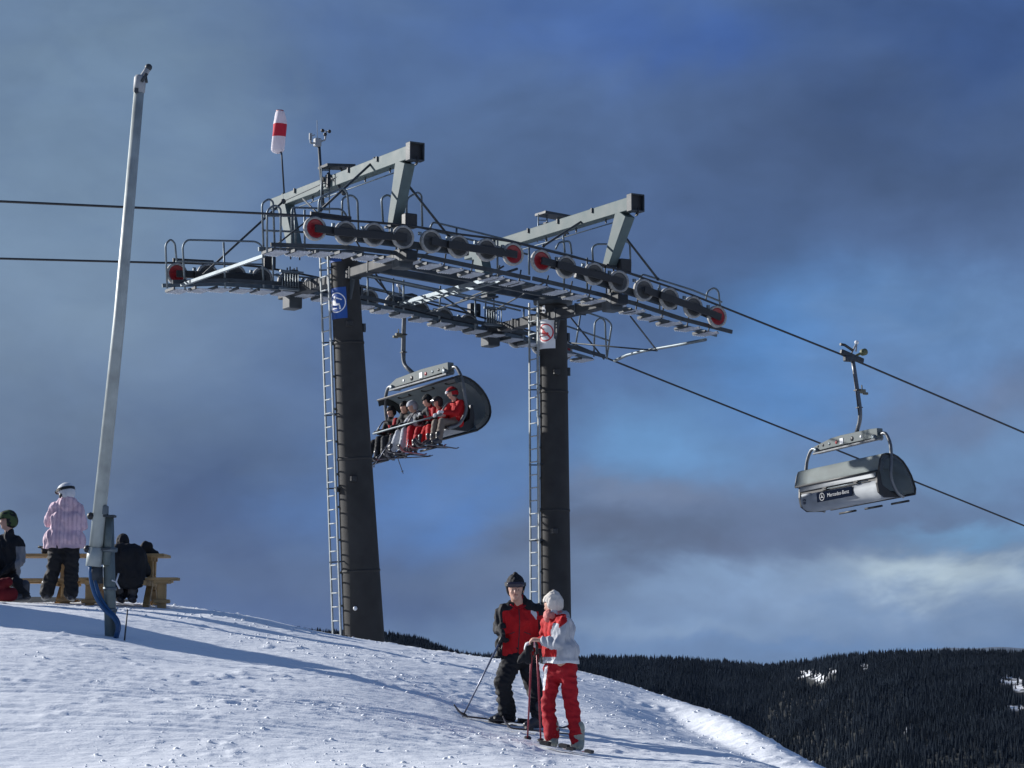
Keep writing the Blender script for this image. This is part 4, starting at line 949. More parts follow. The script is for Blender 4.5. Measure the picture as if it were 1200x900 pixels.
def cloth(n, c, **k): return mat(n, c, k.get('rough', .75), 0, k.get('var', .15), k.get('scale', 5), k.get('bump', .003), k.get('bscale', 120), spec=.25)
c_red = cloth('red_nylon', (.43, .010, .013)); c_redt = cloth('deep_red_nylon', (.34, .008, .016)); c_blk = cloth('black_nylon', (.014, .015, .018)); c_char = cloth('charcoal_nylon', (.035, .037, .042)); c_grey = cloth('light_grey_nylon', (.40, .42, .46)); c_wht = cloth('white_nylon', (.62, .64, .67))
c_pink = cloth('pale_pink', (.66, .49, .56)); c_pink2 = cloth('mauve_stripe', (.53, .38, .46)); c_taupe = cloth('taupe_nylon', (.16, .13, .11)); c_knit = cloth('cream_knit', (.60, .56, .51), bump=.006, bscale=60); c_knb = cloth('black_knit', (.018, .017, .02), bump=.006, bscale=60)
c_green = cloth('green_patterned_helmet', (.055, .085, .035)); c_coral = cloth('coral_scarf', (.55, .20, .18)); c_plast = mat('ski_boot_shell', (.03, .032, .04), .35, 0, .2, 10); c_bootw = mat('pale_boot_shell', (.26, .28, .24), .4, 0, .3, 14)
c_lens = mat('goggle_lens', (.035, .03, .045), .12, 0, .1, 5); c_dgrey = cloth('mid_grey_nylon', (.17, .18, .20))

def ski(world, L=1.6, mm=None, label='', group='', tip=.12, w=.075):
    m = MB(); n = 22; vs = []
    for k in range(n + 1):
        x = -L / 2 + L * k / n; s = (x + L / 2) / L; z = .012
        if s > .88: z += tip * ((s - .88) / .12) ** 1.7
        if s < .05: z += .03 * ((.05 - s) / .05) ** 2
        ww = w * (.5 + .12 * math.cos((s - .5) * 2 * math.pi * -1)) * (1 if s < .95 else max(.25, 1 - (s - .95) / .05 * .7))
        vs += [(x, -ww, z - .008), (x, ww, z - .008), (x, ww, z + .008), (x, -ww, z + .008)]
    fs = [(4 * k + q, 4 * k + (q + 1) % 4, 4 * k + 4 + (q + 1) % 4, 4 * k + 4 + q) for k in range(n) for q in range(4)] + [(3, 2, 1, 0), (4 * n, 4 * n + 1, 4 * n + 2, 4 * n + 3)]
    m.add(vs, fs); o = m.build('ski', mm or skid)
    b = MB(); b.box((.17, 0, .035), .09, .06, .035); b.build('toe_binding', black, o, local=True, bevel=.006); b = MB(); b.box((-.14, 0, .04), .11, .06, .045); b.build('heel_binding', black, o, local=True, bevel=.006)
    d = MB(); d.box((.50 * L / 1.6, 0, .022), .3 * L / 1.6, w * .55, .003); d.build('top_graphic', redm, o, local=True)
    o.matrix_world = world; return tag(o, label, 'ski', group)
skid = mat('ski_topsheet', (.035, .03, .035), .3, 0, .3, 8)
def ski_pole(a, b, mm, label, group, gripm=None, up=0):
    """a grip end, b tip"""
    a = Vector(a); b = Vector(b); o = None; d = (b - a).normalized()
    m = MB(); m.tube([a, b], .0125, 8, r2=.009); o = m.build('ski_pole', mm)
    q = MB(); q.tube([a - d * .03, a + d * .10], .017, 8); q.ball(a - d * .03, .021, 8); g_ = q.build('grip', gripm or black); g_.parent = o
    q = MB(); q.lathe(b - d * .07, d, [(0, .008), (.004, .04), (.012, .042), (.014, .008)], 14); g_ = q.build('basket', black); g_.parent = o
    q = MB(); q.tube([a + d * .0, a + d * .07 + Vector((.03, 0, -.05)), a + d * .12 + Vector((.02, 0, -.08)), a + d * .05 + Vector((-.015, 0, -.03))], .005, 5, round_=.02); g_ = q.build('strap', black); g_.parent = o
    return tag(o, label, 'ski pole', group)
Rz = lambda a: Matrix.Rotation(a, 4, "Z")
def figure_frame(px, py, Y):
    p = P(px, py, Y); z = gz(p.x, p.y); return Vector((p.x, p.y, z))

# the man in the red and black jacket, facing the camera ---------------------------------
Ym = 26.0; o0 = figure_frame(606, 846, Ym); sc = F / Ym
def jm(px, py, dy=0): return ((px - 606) / sc, dy, (848 - py) / sc)
Jm = dict(head=jm(604, 692, -.06), neck=jm(608, 710, .02), chest=jm(610, 728, .03), pel=jm(609, 768, .02), shl=jm(590, 718, 0), shr=jm(633, 717, .06),
          ell=jm(586, 737, .10), hal=jm(589, 741, -.12), elr=jm(637, 738, .02), har=jm(632, 762, -.12), hipl=jm(601, 772), hipr=jm(617, 771, .05), knl=jm(589, 799, -.16), anl=jm(595, 837, -.02), tol=jm(581, 842, -.05),
          knr=jm(626, 806, -.02), anr=jm(634, 842, -.22), tor=jm(620, 848, -.28), fwd=(.10, -1, 0), face=(.02, -1, -.06), hul=(-1, 0, .2), hur=(1, 0, 0), curll=1.1, curlr=1.0, hdl=(.1, -.4, -1))
def fn_man(c):
    x, z = c.x * sc + 606, 848 - c.z * sc
    zz = z
    if zz < 714 + abs(x - 608) * .16 and abs(x - 608) > 5 + max(0, zz - 712) * 1.2: return 1
    if x > 631: return 1 if not (722 < zz < 727) else 0
    if x < 589 and zz > 718: return 1
    if 622 < x < 629 and 716 < zz < 719 + (x - 622) * 1.2 and c.y < 0: return 2
    if zz > 765: return 0
    return 0
man = person(Jm, dict(jacket=[c_red, c_blk, c_wht], jacket_fn=fn_man, trousers=c_blk, boots=c_plast, hat=c_knb, pompom=c_knb, goggles=c_lens, gog_up=.062, glove=c_blk, fine=True, vox=.0125, hs=1.10, collar=True, bulk=1.17, seed=1, leg=1.16, cut=jm(0, 769)[2], hemw=.145, hemr=.14),
             Matrix.Translation(o0), label='older man in red and black ski jacket and black knitted hat facing the camera', group='skiers talking on the snow')

gr = 'skis on the two standing skiers'
def ground_mat(px, py, Y, yaw, lift=0.01):
    p = figure_frame(px, py, Y); e = .5; dx = Vector((math.cos(yaw), math.sin(yaw))); dz = gz(p.x + dx.x * e, p.y + dx.y * e) - gz(p.x - dx.x * e, p.y - dx.y * e)
    nz = gz(p.x - dx.y * .2, p.y + dx.x * .2) - gz(p.x + dx.y * .2, p.y - dx.x * .2)
    return Matrix.Translation(p + Vector((0, 0, lift + .02))) @ Rz(yaw) @ Matrix.Rotation(-math.atan(dz / (2 * e)), 4, 'Y')
ski(ground_mat(599, 850, Ym - .05, math.pi + .42), 1.45, label='dark ski with upturned tip under the man\'s boot, pointing left', group=gr)
ski(ground_mat(636, 858, Ym - .62, math.pi + .42), 1.0, label='short stretch of dark ski behind the woman\'s red legs', group=gr)
for nm_, pl_, rad_, mm_ in (('zip', [(608, 712), (609, 730), (608, 750), (607, 766)], .006, c_char), ('pocket_seam', [(596, 744), (603, 741)], .005, c_char), ('pocket_seam', [(614, 741), (622, 744)], .005, c_char), ('collar_flap', [(598, 709), (606, 715), (616, 710)], .010, c_redt)):
    dg_ = bpy.context.evaluated_depsgraph_get(); jk = [c for c in man.children if c.name.startswith('jacket')][0]; pts_ = []
    for i_ in range(len(pl_) - 1):
        for t_ in (0, .25, .5, .75, 1):
            q_ = Vector(jm(pl_[i_][0] + (pl_[i_ + 1][0] - pl_[i_][0]) * t_, pl_[i_][1] + (pl_[i_ + 1][1] - pl_[i_][1]) * t_))
            hit = jk.ray_cast(Vector((q_.x, -2, q_.z)), Vector((0, 1, 0)))
            if hit[0] and (not pts_ or (hit[1] - pts_[-1]).length > .005): pts_.append(hit[1])
    if len(pts_) > 1: m = MB(); m.tube(pts_, rad_, 6); o = m.build(nm_, mm_); o.parent = man
hl = o0 + Vector(Jm['hal']) + Vector((.0, -.05, -.05))
tipp = figure_frame(541, 834, 25.7); m_blue = mat('pole_silver', (.16, .18, .24), .35, .3, .1, 10)
ski_pole(hl, tipp + Vector((0, 0, -.02)), m_blue, 'silver ski pole in the man\'s gloved hand planted out to the left', 'ski poles of the two standing skiers')

# the woman in grey, white and red, seen from behind --------------------------------------
Yw = 23.9; sw = F / Yw; ow = figure_frame(660, 884, Yw); base_y = YH - (ow.z - CZ) * sw
def jw(px, py, dy=0): return ((px - 660) / sw, dy, (884 - py) / sw)
Jw = dict(head=jw(648.5, 717, .02), neck=jw(651, 729, .01), chest=jw(656, 746), pel=jw(657, 782), shl=jw(643, 738, .14), shr=jw(662, 738, -.13), ell=jw(640, 760, .20), hal=jw(630, 762, .22),
          elr=jw(652, 762, -.20), har=jw(634, 757, -.10), hipl=jw(650, 790, .04), hipr=jw(664, 790, -.05), knl=jw(643, 828, .05), anl=jw(647, 872, .05), tol=jw(640, 877, .22), knr=jw(670, 832, -.04), anr=jw(677, 875, -.04), tor=jw(672, 880, .16),
          fwd=(-.85, .45, 0), face=(-.80, .60, -.10), barer=True, hdr=(-1, .1, .05), hdl=(-1, 0, 0), curlr=.9, hur=(0, -.3, 1))
def fn_wom(c):
    x, z = c.x * sw + 660, 884 - c.z * sw
    if z > 781: return 1
    if x < 655 - max(0, (z - 740)) * .08 and 729 < z < 777:
        if c.y < -.13 and 738 < z < 768 : return 0      # sleeve
        return 2
    if 727 < z < 748 - (x - 650) * .8 and x < 664: return 2
    return 0
def fn_wt(c):
    x, z = c.x * sw + 660, 884 - c.z * sw
    return 1 if (787 < z < 815 and abs(x - (637 + (815 - z) * .13)) < 1.6) else 0
wom = person(Jw, dict(jacket=[c_grey, c_wht, c_red, c_blk], jacket_fn=fn_wom, trousers=[c_redt, c_wht], trouser_fn=fn_wt, boots=c_bootw, hat=c_knit, peak=True, scarf=c_coral, fine=True, vox=.0125, hs=.93, bulk=.99, cut=jw(0, 784)[2], hemw=.07, hemr=.17, seed=4, glove=c_wht, leg=.90, hem=-.01, hood=True),
             Matrix.Translation(ow), label='woman in white knitted hat, grey and red jacket and red ski trousers seen from behind', group='skiers talking on the snow')
m_rp = mat('pole_dark_red', (.22, .02, .035), .35, .2, .1, 10)
hw = ow + Vector(Jw['har']) + Vector((-.09, .04, -.03))
ski_pole(hw + Vector((.0, .05, 0)), figure_frame(618, 866, 24.6) + Vector((0, 0, -.02)), m_rp, 'dark red ski pole held by the woman, the one leaning left', 'ski poles of the two standing skiers')
ski_pole(hw + Vector((.05, .0, -.02)), figure_frame(634, 862, 24.3) + Vector((0, 0, -.02)), m_rp, 'dark red ski pole held upright close to the woman\'s leg', 'ski poles of the two standing skiers')
g_ = fused('gloves', [(hw + Vector((-.02, -.02, -.05)), hw + Vector((-.10, -.02, -.16)), .035, .045, (Vector((0, 1, 0)), .6)), (hw + Vector((-.10, -.02, -.16)), hw + Vector((-.14, -.03, -.20)), .04, .02), (hw + Vector((-.05, -.03, -.05)), hw + Vector((-.04, -.03, -.19)), .03, .035)], c_blk, vox=.012, smooth=2, fold=.006)
tag(g_, 'pair of black gloves dangling from the woman\'s hand', 'gloves')
for (px, py, Y, yw_, lb) in ((656, 884, 23.65, -.55, 'snow-dusted pale ski end behind the woman\'s left boot'), (678, 887, 23.55, -.62, 'snow-dusted pale ski end behind the woman\'s right boot')):
    ski(ground_mat(px - 4, py, Y + .08, yw_, lift=.0), .42, c_wht, lb, gr, tip=.02, w=.07)

# ------------------------------------------------------------------ people and tables on the crest
def simple_person(px, py, Y, joints, cfg, label, fwd, face, **ex):
    s_ = F / Y; o_ = figure_frame(px, py, Y); oy = YH - (o_.z - CZ) * s_
    J = {k: ((v[0] - px) / s_, v[2] if len(v) > 2 else 0, (oy - v[1]) / s_) for k, v in joints.items()}; J['fwd'] = fwd; J['face'] = face; J.update(ex)
    return person(J, cfg, Matrix.Translation(o_), label=label, group='people resting at the picnic tables')
Yp = 34.0
stripe = lambda c: 1 if (math.sin(c.x * 105) > .35 and c.z > .9) else 0
simple_person(74, 702, Yp, dict(head=(74, 580, 0), neck=(76, 591, .02), chest=(77, 609), pel=(74, 642), shl=(62, 596, .02), shr=(88, 597, .02), ell=(53, 613, .10), hal=(62, 607, .32), elr=(94, 617, .08), har=(86, 610, .30),
  hipl=(66, 644), hipr=(82, 644), knl=(61, 671), anl=(54, 697), tol=(49, 699, .16), knr=(83, 671), anr=(83, 698), tor=(83, 700, .18)),
  dict(jacket=[c_pink, c_pink2], jacket_fn=stripe, trousers=c_blk, boots=c_plast, hat=c_wht, hat_type='helmet', goggles=c_lens, gog_up=.06, glove=c_blk, vox=.016, bulk=1.10, leg=1.25, seed=2, hood=True, hood2=True, ear=True, hem=-.0, cut=.85, hemw=.12, hemr=.195),
  'person in pale pink striped jacket, black trousers and white helmet standing at the table', (-.25, 1, 0), (-.75, .6, -.25))
gh = lambda c: 1 if mnoise.noise(c * 22) > .08 else 0
Ys = 33.2
simple_person(8, 704, Ys, dict(head=(6, 612, 0), neck=(9, 628, .02), chest=(8, 642, .02), pel=(4, 676, .05), shl=(-8, 636, .05), shr=(20, 636, .0), ell=(-14, 656), hal=(-4, 668, -.2), elr=(24, 658, -.05), har=(6, 672, -.18),
  hipl=(-4, 680), hipr=(12, 680), knl=(-14, 684, -.3), anl=(-16, 700, -.3), tol=(-26, 702, -.35), knr=(24, 685, -.22), anr=(32, 699, -.2), tor=(22, 702, -.28)),
  dict(jacket=[c_blk, c_dgrey], jacket_fn=lambda c: 1 if (c.x > .14 and .35 < c.z < .82 and c.y < .05) else 0, trousers=c_blk, boots=c_plast, hat=[c_green, c_blk], hat_fn=gh, hat_type='helmet', glove=c_blk, vox=.016, bulk=1.08, seed=6),
  'seated skier in black jacket with grey sleeve and green patterned helmet at the left edge', (-.5, -.85, 0), (-.95, -.35, -.1), hs=1)
Yb = 34.6
simple_person(146, 704, Yb, dict(head=(140, 638, .18), neck=(143, 646, .08), chest=(147, 653, .04), pel=(148, 676, 0), shl=(132, 650, .05), shr=(160, 652, .05), ell=(128, 668, .18), hal=(138, 654, .42), elr=(168, 670, .16), har=(156, 655, .42),
  hipl=(140, 678), hipr=(156, 678), knl=(138, 681, .38), anl=(138, 700, .25), tol=(138, 702, .4), knr=(150, 682, .38), anr=(152, 700, .2), tor=(152, 702, .35)),
  dict(jacket=c_blk, trousers=c_blk, boots=c_plast, hat=c_knb, glove=c_blk, vox=.018, bulk=1.3, seed=9, hood=True, hem=-.02),
  'person in bulky black coat hunched over the picnic table behind the lance post', (0, 1, 0), (-.1, 1, -.6))
def pine_table(px0, px1, ytop, ybench, Y, label, yaw=0, bench_ext=20):
    s_ = F / Y; x0 = (px0 - 600) / s_; x1 = (px1 - 600) / s_; xm = (x0 + x1) / 2; L = x1 - x0; gy = gz(xm, Y); zt = CZ + (YH - ytop) / s_ ; zb = CZ + (YH - ybench) / (F / (Y - .55))
    root = empty('picnic_table', (xm, Y, gy), rz=yaw, label=label, cat='picnic table', group='pine picnic tables on the crest')
    tz = zt - gy; bz = zb - gy
    def part(n, m_, bev=.006): return m_.build(n, wood, root, local=True, bevel=bev)
    for k in range(5): m = MB(); m.box((0, -.30 + .15 * k, tz - .02), L, .14, .045); part('plank', m)
    for sgn in (-1, 1):
        for k in range(2): m = MB(); m.box((bench_ext / s_ * .5 if sgn < 0 else 0, sgn * (.55 + .14 * k) - .07 * sgn, bz - .02), L + (bench_ext / s_ if sgn < 0 else 0), .13, .045); part('bench_plank', m)
    for xx in (-L * .32, L * .32):
        m = MB()
        for sg in (-1, 1):      # curved trestle legs
            pts = [Vector((xx, sg * .16, tz - .05)), Vector((xx, sg * .12, tz - .30)), Vector((xx, sg * .18, bz * .6)), Vector((xx, sg * .42, .02)), Vector((xx, sg * .50, -.06))]
            for a, b in zip(pts[:-1], pts[1:]): m.beam(a, b, .10, .09, up=Vector((1, 0, 0)))
        m.box((xx, 0, tz - .07), .09, .62, .06); m.box((xx, 0, bz - .08), .07, 1.5, .07); part('trestle', m, 0)
        for sg in (-1, 1):
            m = MB(); bx = xx + (bench_ext / s_ * .5 + .12 * (1 if xx > 0 else -1) if sg < 0 else 0); m.beam((bx, sg * .56, bz - .05), (bx, sg * .56, -.12), .11, .13, up=Vector((1, 0, 0))); m.box((bx, sg * .56, bz - .06), .26, .22, .06); m.box((bx, sg * .56, .03), .24, .18, .06); part('bench_leg', m, .012)
    return root
pine_table(96, 197, 651, 678, 35.3, 'pale pine picnic table right of the snow lance post with a black bag on it')
pine_table(-22, 100, 651, 679, 35.6, 'pale pine picnic table behind the person in the pink jacket', bench_ext=0)
# backpack and small camera on the tables
bp_ = P(170, 648, 35.2); o = fused('backpack', [(bp_ + Vector((-.02, 0, .05)), bp_ + Vector((.05, 0, .10)), .09, .07), (bp_ + Vector((0, .05, .04)), bp_ + Vector((.17, 0, -.01)), .08, .045), (bp_ + Vector((-.07, 0, .02)), bp_ + Vector((0, 0, .14)), .06, .05)], c_blk, vox=.016, smooth=2, fold=.01)
tag(o, 'small black bag lying on the right-hand picnic table', 'bag')
q = P(55, 646, 35.4); root = empty('camera_bag', q - UZ * .05, label='small black camera with lens on the table left of the pink jacket', cat='camera')
m = MB(); m.box(q + UZ * .02, .17, .1, .11); m.build('body', black, root, bevel=.02); m = MB(); m.tube([q + UZ * .05, q + UZ * .07 + Vector((-.14, 0, 0))], .02, 8); m.build('lens', black, root)
# red rucksack by the seated skier, shade painted into its darkened cloth
q = P(9, 690, 32.7); o = fused('rucksack', [(q + Vector((-.10, 0, -.08)), q + Vector((.06, 0, -.08)), .10, .10, (Vector((0, 1, 0)), .7)), (q + Vector((-.10, 0, .06)), q + Vector((.0, 0, .10)), .09, .07, (Vector((0, 1, 0)), .7))], cloth('shaded_red_nylon', (.13, .008, .012)), vox=.014, smooth=3, fold=.01)
tag(o, 'red rucksack with shade in its colour standing on the snow before the seated skier', 'rucksack')

# ------------------------------------------------------------------ snow lance
Yl = 29.0; lb = figure_frame(131, 742, Yl); root = empty('snow_lance', lb, label='tall leaning aluminium snow lance on a short grey-green post with blue hoses', cat='snow lance')
def PL(px, py, dy=0): return P(px, py, Yl + dy)
m = MB(); m.tube([lb - UZ * .3, PL(126.5, 605)], .075, 14); m.build('post', lpost, root)
m = MB(); m.tube([PL(124, 662, -.06), PL(128, 606, -.06)], .055, 12); m.build('post_sleeve', lpost, root)
lance = [PL(110, 664, -.1), PL(140, 372, -.1), PL(163, 106, -.1)]
m = MB(); m.tube([lance[0], lance[1], lance[2]], .088, 18, r2=.066); m.build('lance_pipe', lance_m, root)
m = MB(); m.lathe(lance[2], (lance[2] - lance[1]), [(-.03, .066), (-.02, .078), (.17, .078), (.2, .06), (.2, 0)], 18); m.build('head_collar', alum, root)
hd = PL(164, 96, -.1); he = PL(174, 79, -.1); m = MB(); m.tube([PL(163, 103, -.1), hd, PL(169, 88, -.1), he], .062, 12, r2=.04, round_=.06); m.build('nozzle_head', alum, root)
m = MB(); m.ball(he, .05, 10); m.tube([PL(166, 96, -.17), PL(172, 86, -.17)], .022, 6); m.build('nozzle', dsteel, root); m = MB(); m.box(PL(160, 106, -.17), .05, .03, .06); m.build('name_plate', dsteel, root); m = MB(); m.tube([PL(171, 97, -.1), PL(170, 90, -.1)], .03, 6); m.build('nozzle', dsteel, root)
m = MB(); m.tube([PL(112, 642, -.1), PL(109.5, 664, -.1)], .10, 14); m.build('lower_cuff', lance_m, root)
for y in (605, 643.5):
    m = MB(); c = PL(118 + (605 - y) * .1, y, -.08); m.box(c + Vector((.05, 0, 0)), .28, .16, .03); m.build('clamp_plate', dsteel, root, bevel=.006)
    m = MB(); m.ball(c + Vector((-.12, -.05, 0)), .05, 8); m.build('clamp_bolt', black, root)
m = MB(); m.tube([PL(114, 644, -.1), PL(137, 644.5, -.15)], .03, 8); m.build('clamp_bar', galv, root)
m = MB(); m.beam(PL(117, 600, -.05), PL(117, 642, -.05), .13, .05); m.build('side_bracket', lpost, root, bevel=.008)
m = MB(); m.box(PL(120, 598, -.1), .14, .14, .12); m.build('hinge_block', galv, root, bevel=.01)
m = MB(); m.tube([PL(112, 664, -.1), PL(111, 680, -.1)], .07, 10); m.tube([PL(116, 664, -.05), PL(116, 684, -.05)], .05, 10); m.build('coupling', dsteel, root)
for dx, dy_, r_ in ((0, -.14, .026), (5, -.08, .024)):
    m = MB(); m.tube([PL(106 + dx, 655, dy_), PL(106 + dx, 680, dy_), PL(112 + dx, 700, dy_), PL(122 + dx, 715, dy_), PL(134 + dx * .6, 724, dy_), PL(139 + dx * .3, 734, dy_), PL(135 + dx * .3, 748, dy_)], r_, 10, round_=.18); m.build('hose', hoseb, root)
for y in (715, 690):
    m = MB(); m.lathe(PL(129 + (700 - y) * -.03, y), UZ, [(-.02, .078), (-.02, .088), (.02, .088), (.02, .078)], 14); m.build('post_band', galv, root)
m = MB(); m.tube([PL(139, 672, -.1), PL(136, 682, -.14), PL(131, 680, -.14)], .012, 5); m.tube([PL(136, 682, -.14), PL(140, 690, -.12)], .012, 5); m.build('rope_tie', c_wht, root)
sb = figure_frame(145, 749, 28.6); o = MB(); o.tube([sb - UZ * .12, P(149.5, 714, 28.6)], .012, 6, r2=.010); o = o.build('marker_stake', [dsteel]); tag(o, 'thin dark marker stake stuck in the snow beside the lance post', 'stake')

# ------------------------------------------------------------------ chairs with six seats and a weather bubble
# chair frame: x the way it travels, y to its left, z up, origin where the grip holds the rope
bead = mat('chair_tube', (.13, .14, .15), .4, .4, .15, 10)
beamm = mat('chair_beam_grey', (.11, .135, .138), .6, 0, .12, 7, spec=.3)
padm = mat('seat_pad', (.025, .026, .03), .7, 0, .2, 10)
adm = mat('advert_navy', (.008, .012, .024), .6, 0, .05, 6, spec=0)
adw = mat('advert_grey', (.30, .31, .33), .5, 0, .05, 6)
def extrude(name, prof, y0, y1, th, mm, parent, seg=1, smooth=True):
    """a sheet with the side outline prof [(x, z)] and thickness th, from y0 to y1"""
    n = len(prof); nrm = []
    for i in range(n):
        a = Vector(prof[max(i - 1, 0)]); b = Vector(prof[min(i + 1, n - 1)]); d = (b - a).normalized(); nrm.append(Vector((-d.y, d.x)))
    m = MB(); vs = []; K = seg + 1
    for j in range(K):
        y = y0 + (y1 - y0) * j / seg
        for i in range(n): vs.append((prof[i][0], y, prof[i][1]))
    for j in range(K):
        y = y0 + (y1 - y0) * j / seg
        for i in range(n): vs.append((prof[i][0] + nrm[i].x * th, y, prof[i][1] + nrm[i].y * th))
    o = K * n; fs = []
    for j in range(seg):
        for i in range(n - 1):
            a = j * n + i; fs.append((a, a + 1, a + n + 1, a + n)); fs.append((o + a, o + a + n, o + a + n + 1, o + a + 1))
    m.add(vs, fs, smooth)
    rim = [(i, i + 1) for i in range(n - 1)]
    ed = [(i, i + 1, o + i + 1, o + i) for i in range(n - 1)] + [(seg * n + i + 1, seg * n + i, o + seg * n + i, o + seg * n + i + 1) for i in range(n - 1)]
    ed += [(j * n, (j + 1) * n, o + (j + 1) * n, o + j * n)[::-1] for j in range(seg)] + [(j * n + n - 1, (j + 1) * n + n - 1, o + (j + 1) * n + n - 1, o + j * n + n - 1) for j in range(seg)]
    m.f += [list(e) for e in ed]; m.mi += [0] * len(ed); m.sm += [False] * len(ed)
    return m.build(name, mm, parent, local=True)
def text_mesh(name, body, size, mm, parent, mat4, ext=.004, align='CENTER'):
    c = bpy.data.curves.new(name, 'FONT'); c.body = body; c.size = size; c.extrude = ext; c.align_x = align; c.align_y = 'CENTER'; c.resolution_u = 3
    o = bpy.data.objects.new(name, c); COL.objects.link(o); dg = bpy.context.evaluated_depsgraph_get()
    me = bpy.data.meshes.new_from_object(o.evaluated_get(dg)); bpy.data.objects.remove(o); bpy.data.curves.remove(c)
    me.materials.clear(); me.materials.append(mm); me.transform(mat4); return fin(name, me, parent, local=True)
def chair(gpx, gpy, c, yaw, roll, y0, opened, label):
    g0 = PC(gpx, gpy, c); M = Matrix.Translation(g0) @ Rz(yaw) @ Matrix.Rotation(roll, 4, 'X')
    root = empty('chairlift_chair', label=label, cat='lift chair', group='six-seat chairs on the lift'); root.matrix_world = M
    B = lambda m, n, mm, **k: m.build(n, mm, root, local=True, **k)
    sl = math.tan(-.28) if not opened else .0
    # grip
    m = MB(); d = Vector((1, 0, sl)).normalized(); m.beam(d * -.38, d * .34, .11, .13); m.box(d * -.1 + Vector((0, 0, -.09)), .34, .13, .14); B(m, 'grip_body', dsteel, bevel=.02)
    m = MB(); m.tube([d * -.42 + Vector((0, -.05, .16)), d * -.28 + Vector((0, -.05, .19)), d * -.02 + Vector((0, -.05, .14))], .035, 8); B(m, 'guide_shoe', black)
    m = MB(); m.tube([d * -.02 + Vector((0, 0, .08)), Vector((.16, 0, .36)), Vector((.12, 0, .14))], .022, 8, round_=.05); B(m, 'clamp_lever', alum)
    m = MB(); m.ball((.16, 0, .37), .055, 12); B(m, 'lever_roller', whiteS)
    m = MB(); m.lathe((.30, -.08, .12), (0, 1, 0), [(-.06, 0), (-.06, .085), (.06, .085), (.06, 0)], 14); m.tube([(.10, 0, .03), (.30, -.04, .12)], .035, 6); B(m, 'travel_wheel', mat('olive_wheel', (.10, .11, .05), .6))
    # hanger
    m = MB(); m.tube([(0, 0, -.08), (0, -.06, -.5), (0, -.12, -.95), (0, -.17, -1.35), (0, -.14, -1.62), (0, .04 if not opened else .26, -1.93)], .052, 12, round_=.12); B(m, 'hanger', bead)
    m = MB(); m.tube([(-.05, -.05, -.45), (-.06, -.12, -.95), (-.06, -.17, -1.5)], .012, 5); m.box((0, -.10, -.86), .13, .13, .03); m.box((0, -.14, -1.30), .13, .13, .02); B(m, 'cable_clip', black)
    m = MB(); m.box((.12, -.12, -.88), .22, .09, .10); m.box((.24, -.12, -.93), .14, .07, .06); m.tube([(.14, -.12, -.84), (.14, -.12, -.72)], .02, 6); B(m, 'damper', mat('olive_grey_damper', (.12, .12, .09), .6), bevel=.01)
    # crossbeam with tapering ends
    bz = -2.03; vs = []; ys_ = [-1.24, -.95, .15, .55, 1.24]; hh = [(.11, -.10), (.13, -.11), (.14, -.11), (.12, -.11), (-.0, -.13)]
    if opened: hh = [(.0, -.13), (.10, -.11), (.14, -.11), (.13, -.11), (.11, -.10)]
    m = MB()
    for x in (-.09, .09):
        for y, (a, b) in zip(ys_, hh): vs += [(x, y0 + y, bz + a), (x, y0 + y, bz + b)]
    n = len(ys_); fs = []
    for j in range(n - 1):
        fs += [(2 * j, 2 * j + 1, 2 * j + 3, 2 * j + 2), (2 * n + 2 * j + 2, 2 * n + 2 * j + 3, 2 * n + 2 * j + 1, 2 * n + 2 * j), (2 * j, 2 * j + 2, 2 * n + 2 * j + 2, 2 * n + 2 * j), (2 * j + 1, 2 * n + 2 * j + 1, 2 * n + 2 * j + 3, 2 * j + 3)]
    fs += [(0, 2 * n, 2 * n + 1, 1), (2 * n - 2, 2 * n - 1, 4 * n - 1, 4 * n - 2)]; m.add(vs, fs); B(m, 'crossbeam', beamm, bevel=.01)
    sx = -1 if not opened else 1
    for y, r_, mm in ((-.62, .035, whiteS), (-.28, .06, black), (.32, .045, redm), (.85, .035, black), (1.05, .03, black), (.6, .035, galv)):
        m = MB(); m.lathe((sx * .09, y0 + y, bz - .01), (sx, 0, 0), [(0, r_), (.008, r_), (.008, 0)], 12); B(m, 'beam_hole', mm)
    m = MB(); m.box((sx * .096, y0 + .12, bz - .01), .012, .13, .14); B(m, 'number_plate', whiteS)
    m = MB(); m.beam((sx * .12, y0 - 1.2, bz - .16), (sx * .12, y0 + 1.22, bz - .18), .05, .05); m.beam((0, y0 - 1.2, bz - .14), (0, y0 + 1.22, bz - .16), .16, .04); B(m, 'beam_lower_lip', bead, bevel=.008)
    for s in (-1, 1):
        m = MB(); m.tube([(0, y0 + s * 1.15, bz - .08), (0, y0 + s * 1.42, bz - .0), (-.02, y0 + s * 1.62, bz - .30), (-.06, y0 + s * 1.66, bz - .75), (-.12, y0 + s * 1.64, bz - 1.15), (.10, y0 + s * 1.58, bz - 1.50), (.38, y0 + s * 1.5, bz - 1.58)], .042, 10, round_=.20); B(m, 'side_frame', bead)
        m = MB(); m.lathe((0, y0 + s * 1.12, bz - .10), (1, 0, 0), [(-.14, 0), (-.14, .07), (.14, .07), (.14, 0)], 12); B(m, 'rubber_mount', galv)
    # seat and back
    W2 = 1.46; ya, yb = y0 - W2, y0 + W2
    extrude('back_shell_upper', [(-.36, -2.97), (-.395, -3.05), (-.41, -3.16)], ya, yb, -.03, alum, root, 1)
    extrude('back_shell_lower', [(-.40, -3.24), (-.415, -3.37), (-.40, -3.48), (-.33, -3.58), (-.22, -3.63), (.0, -3.64), (.30, -3.61)], ya, yb, .03, alum, root, 1)
    m = MB(); m.box((-.385, y0, -3.20), .03, 2 * W2 - .02, .085); B(m, 'hinge_gap', black)
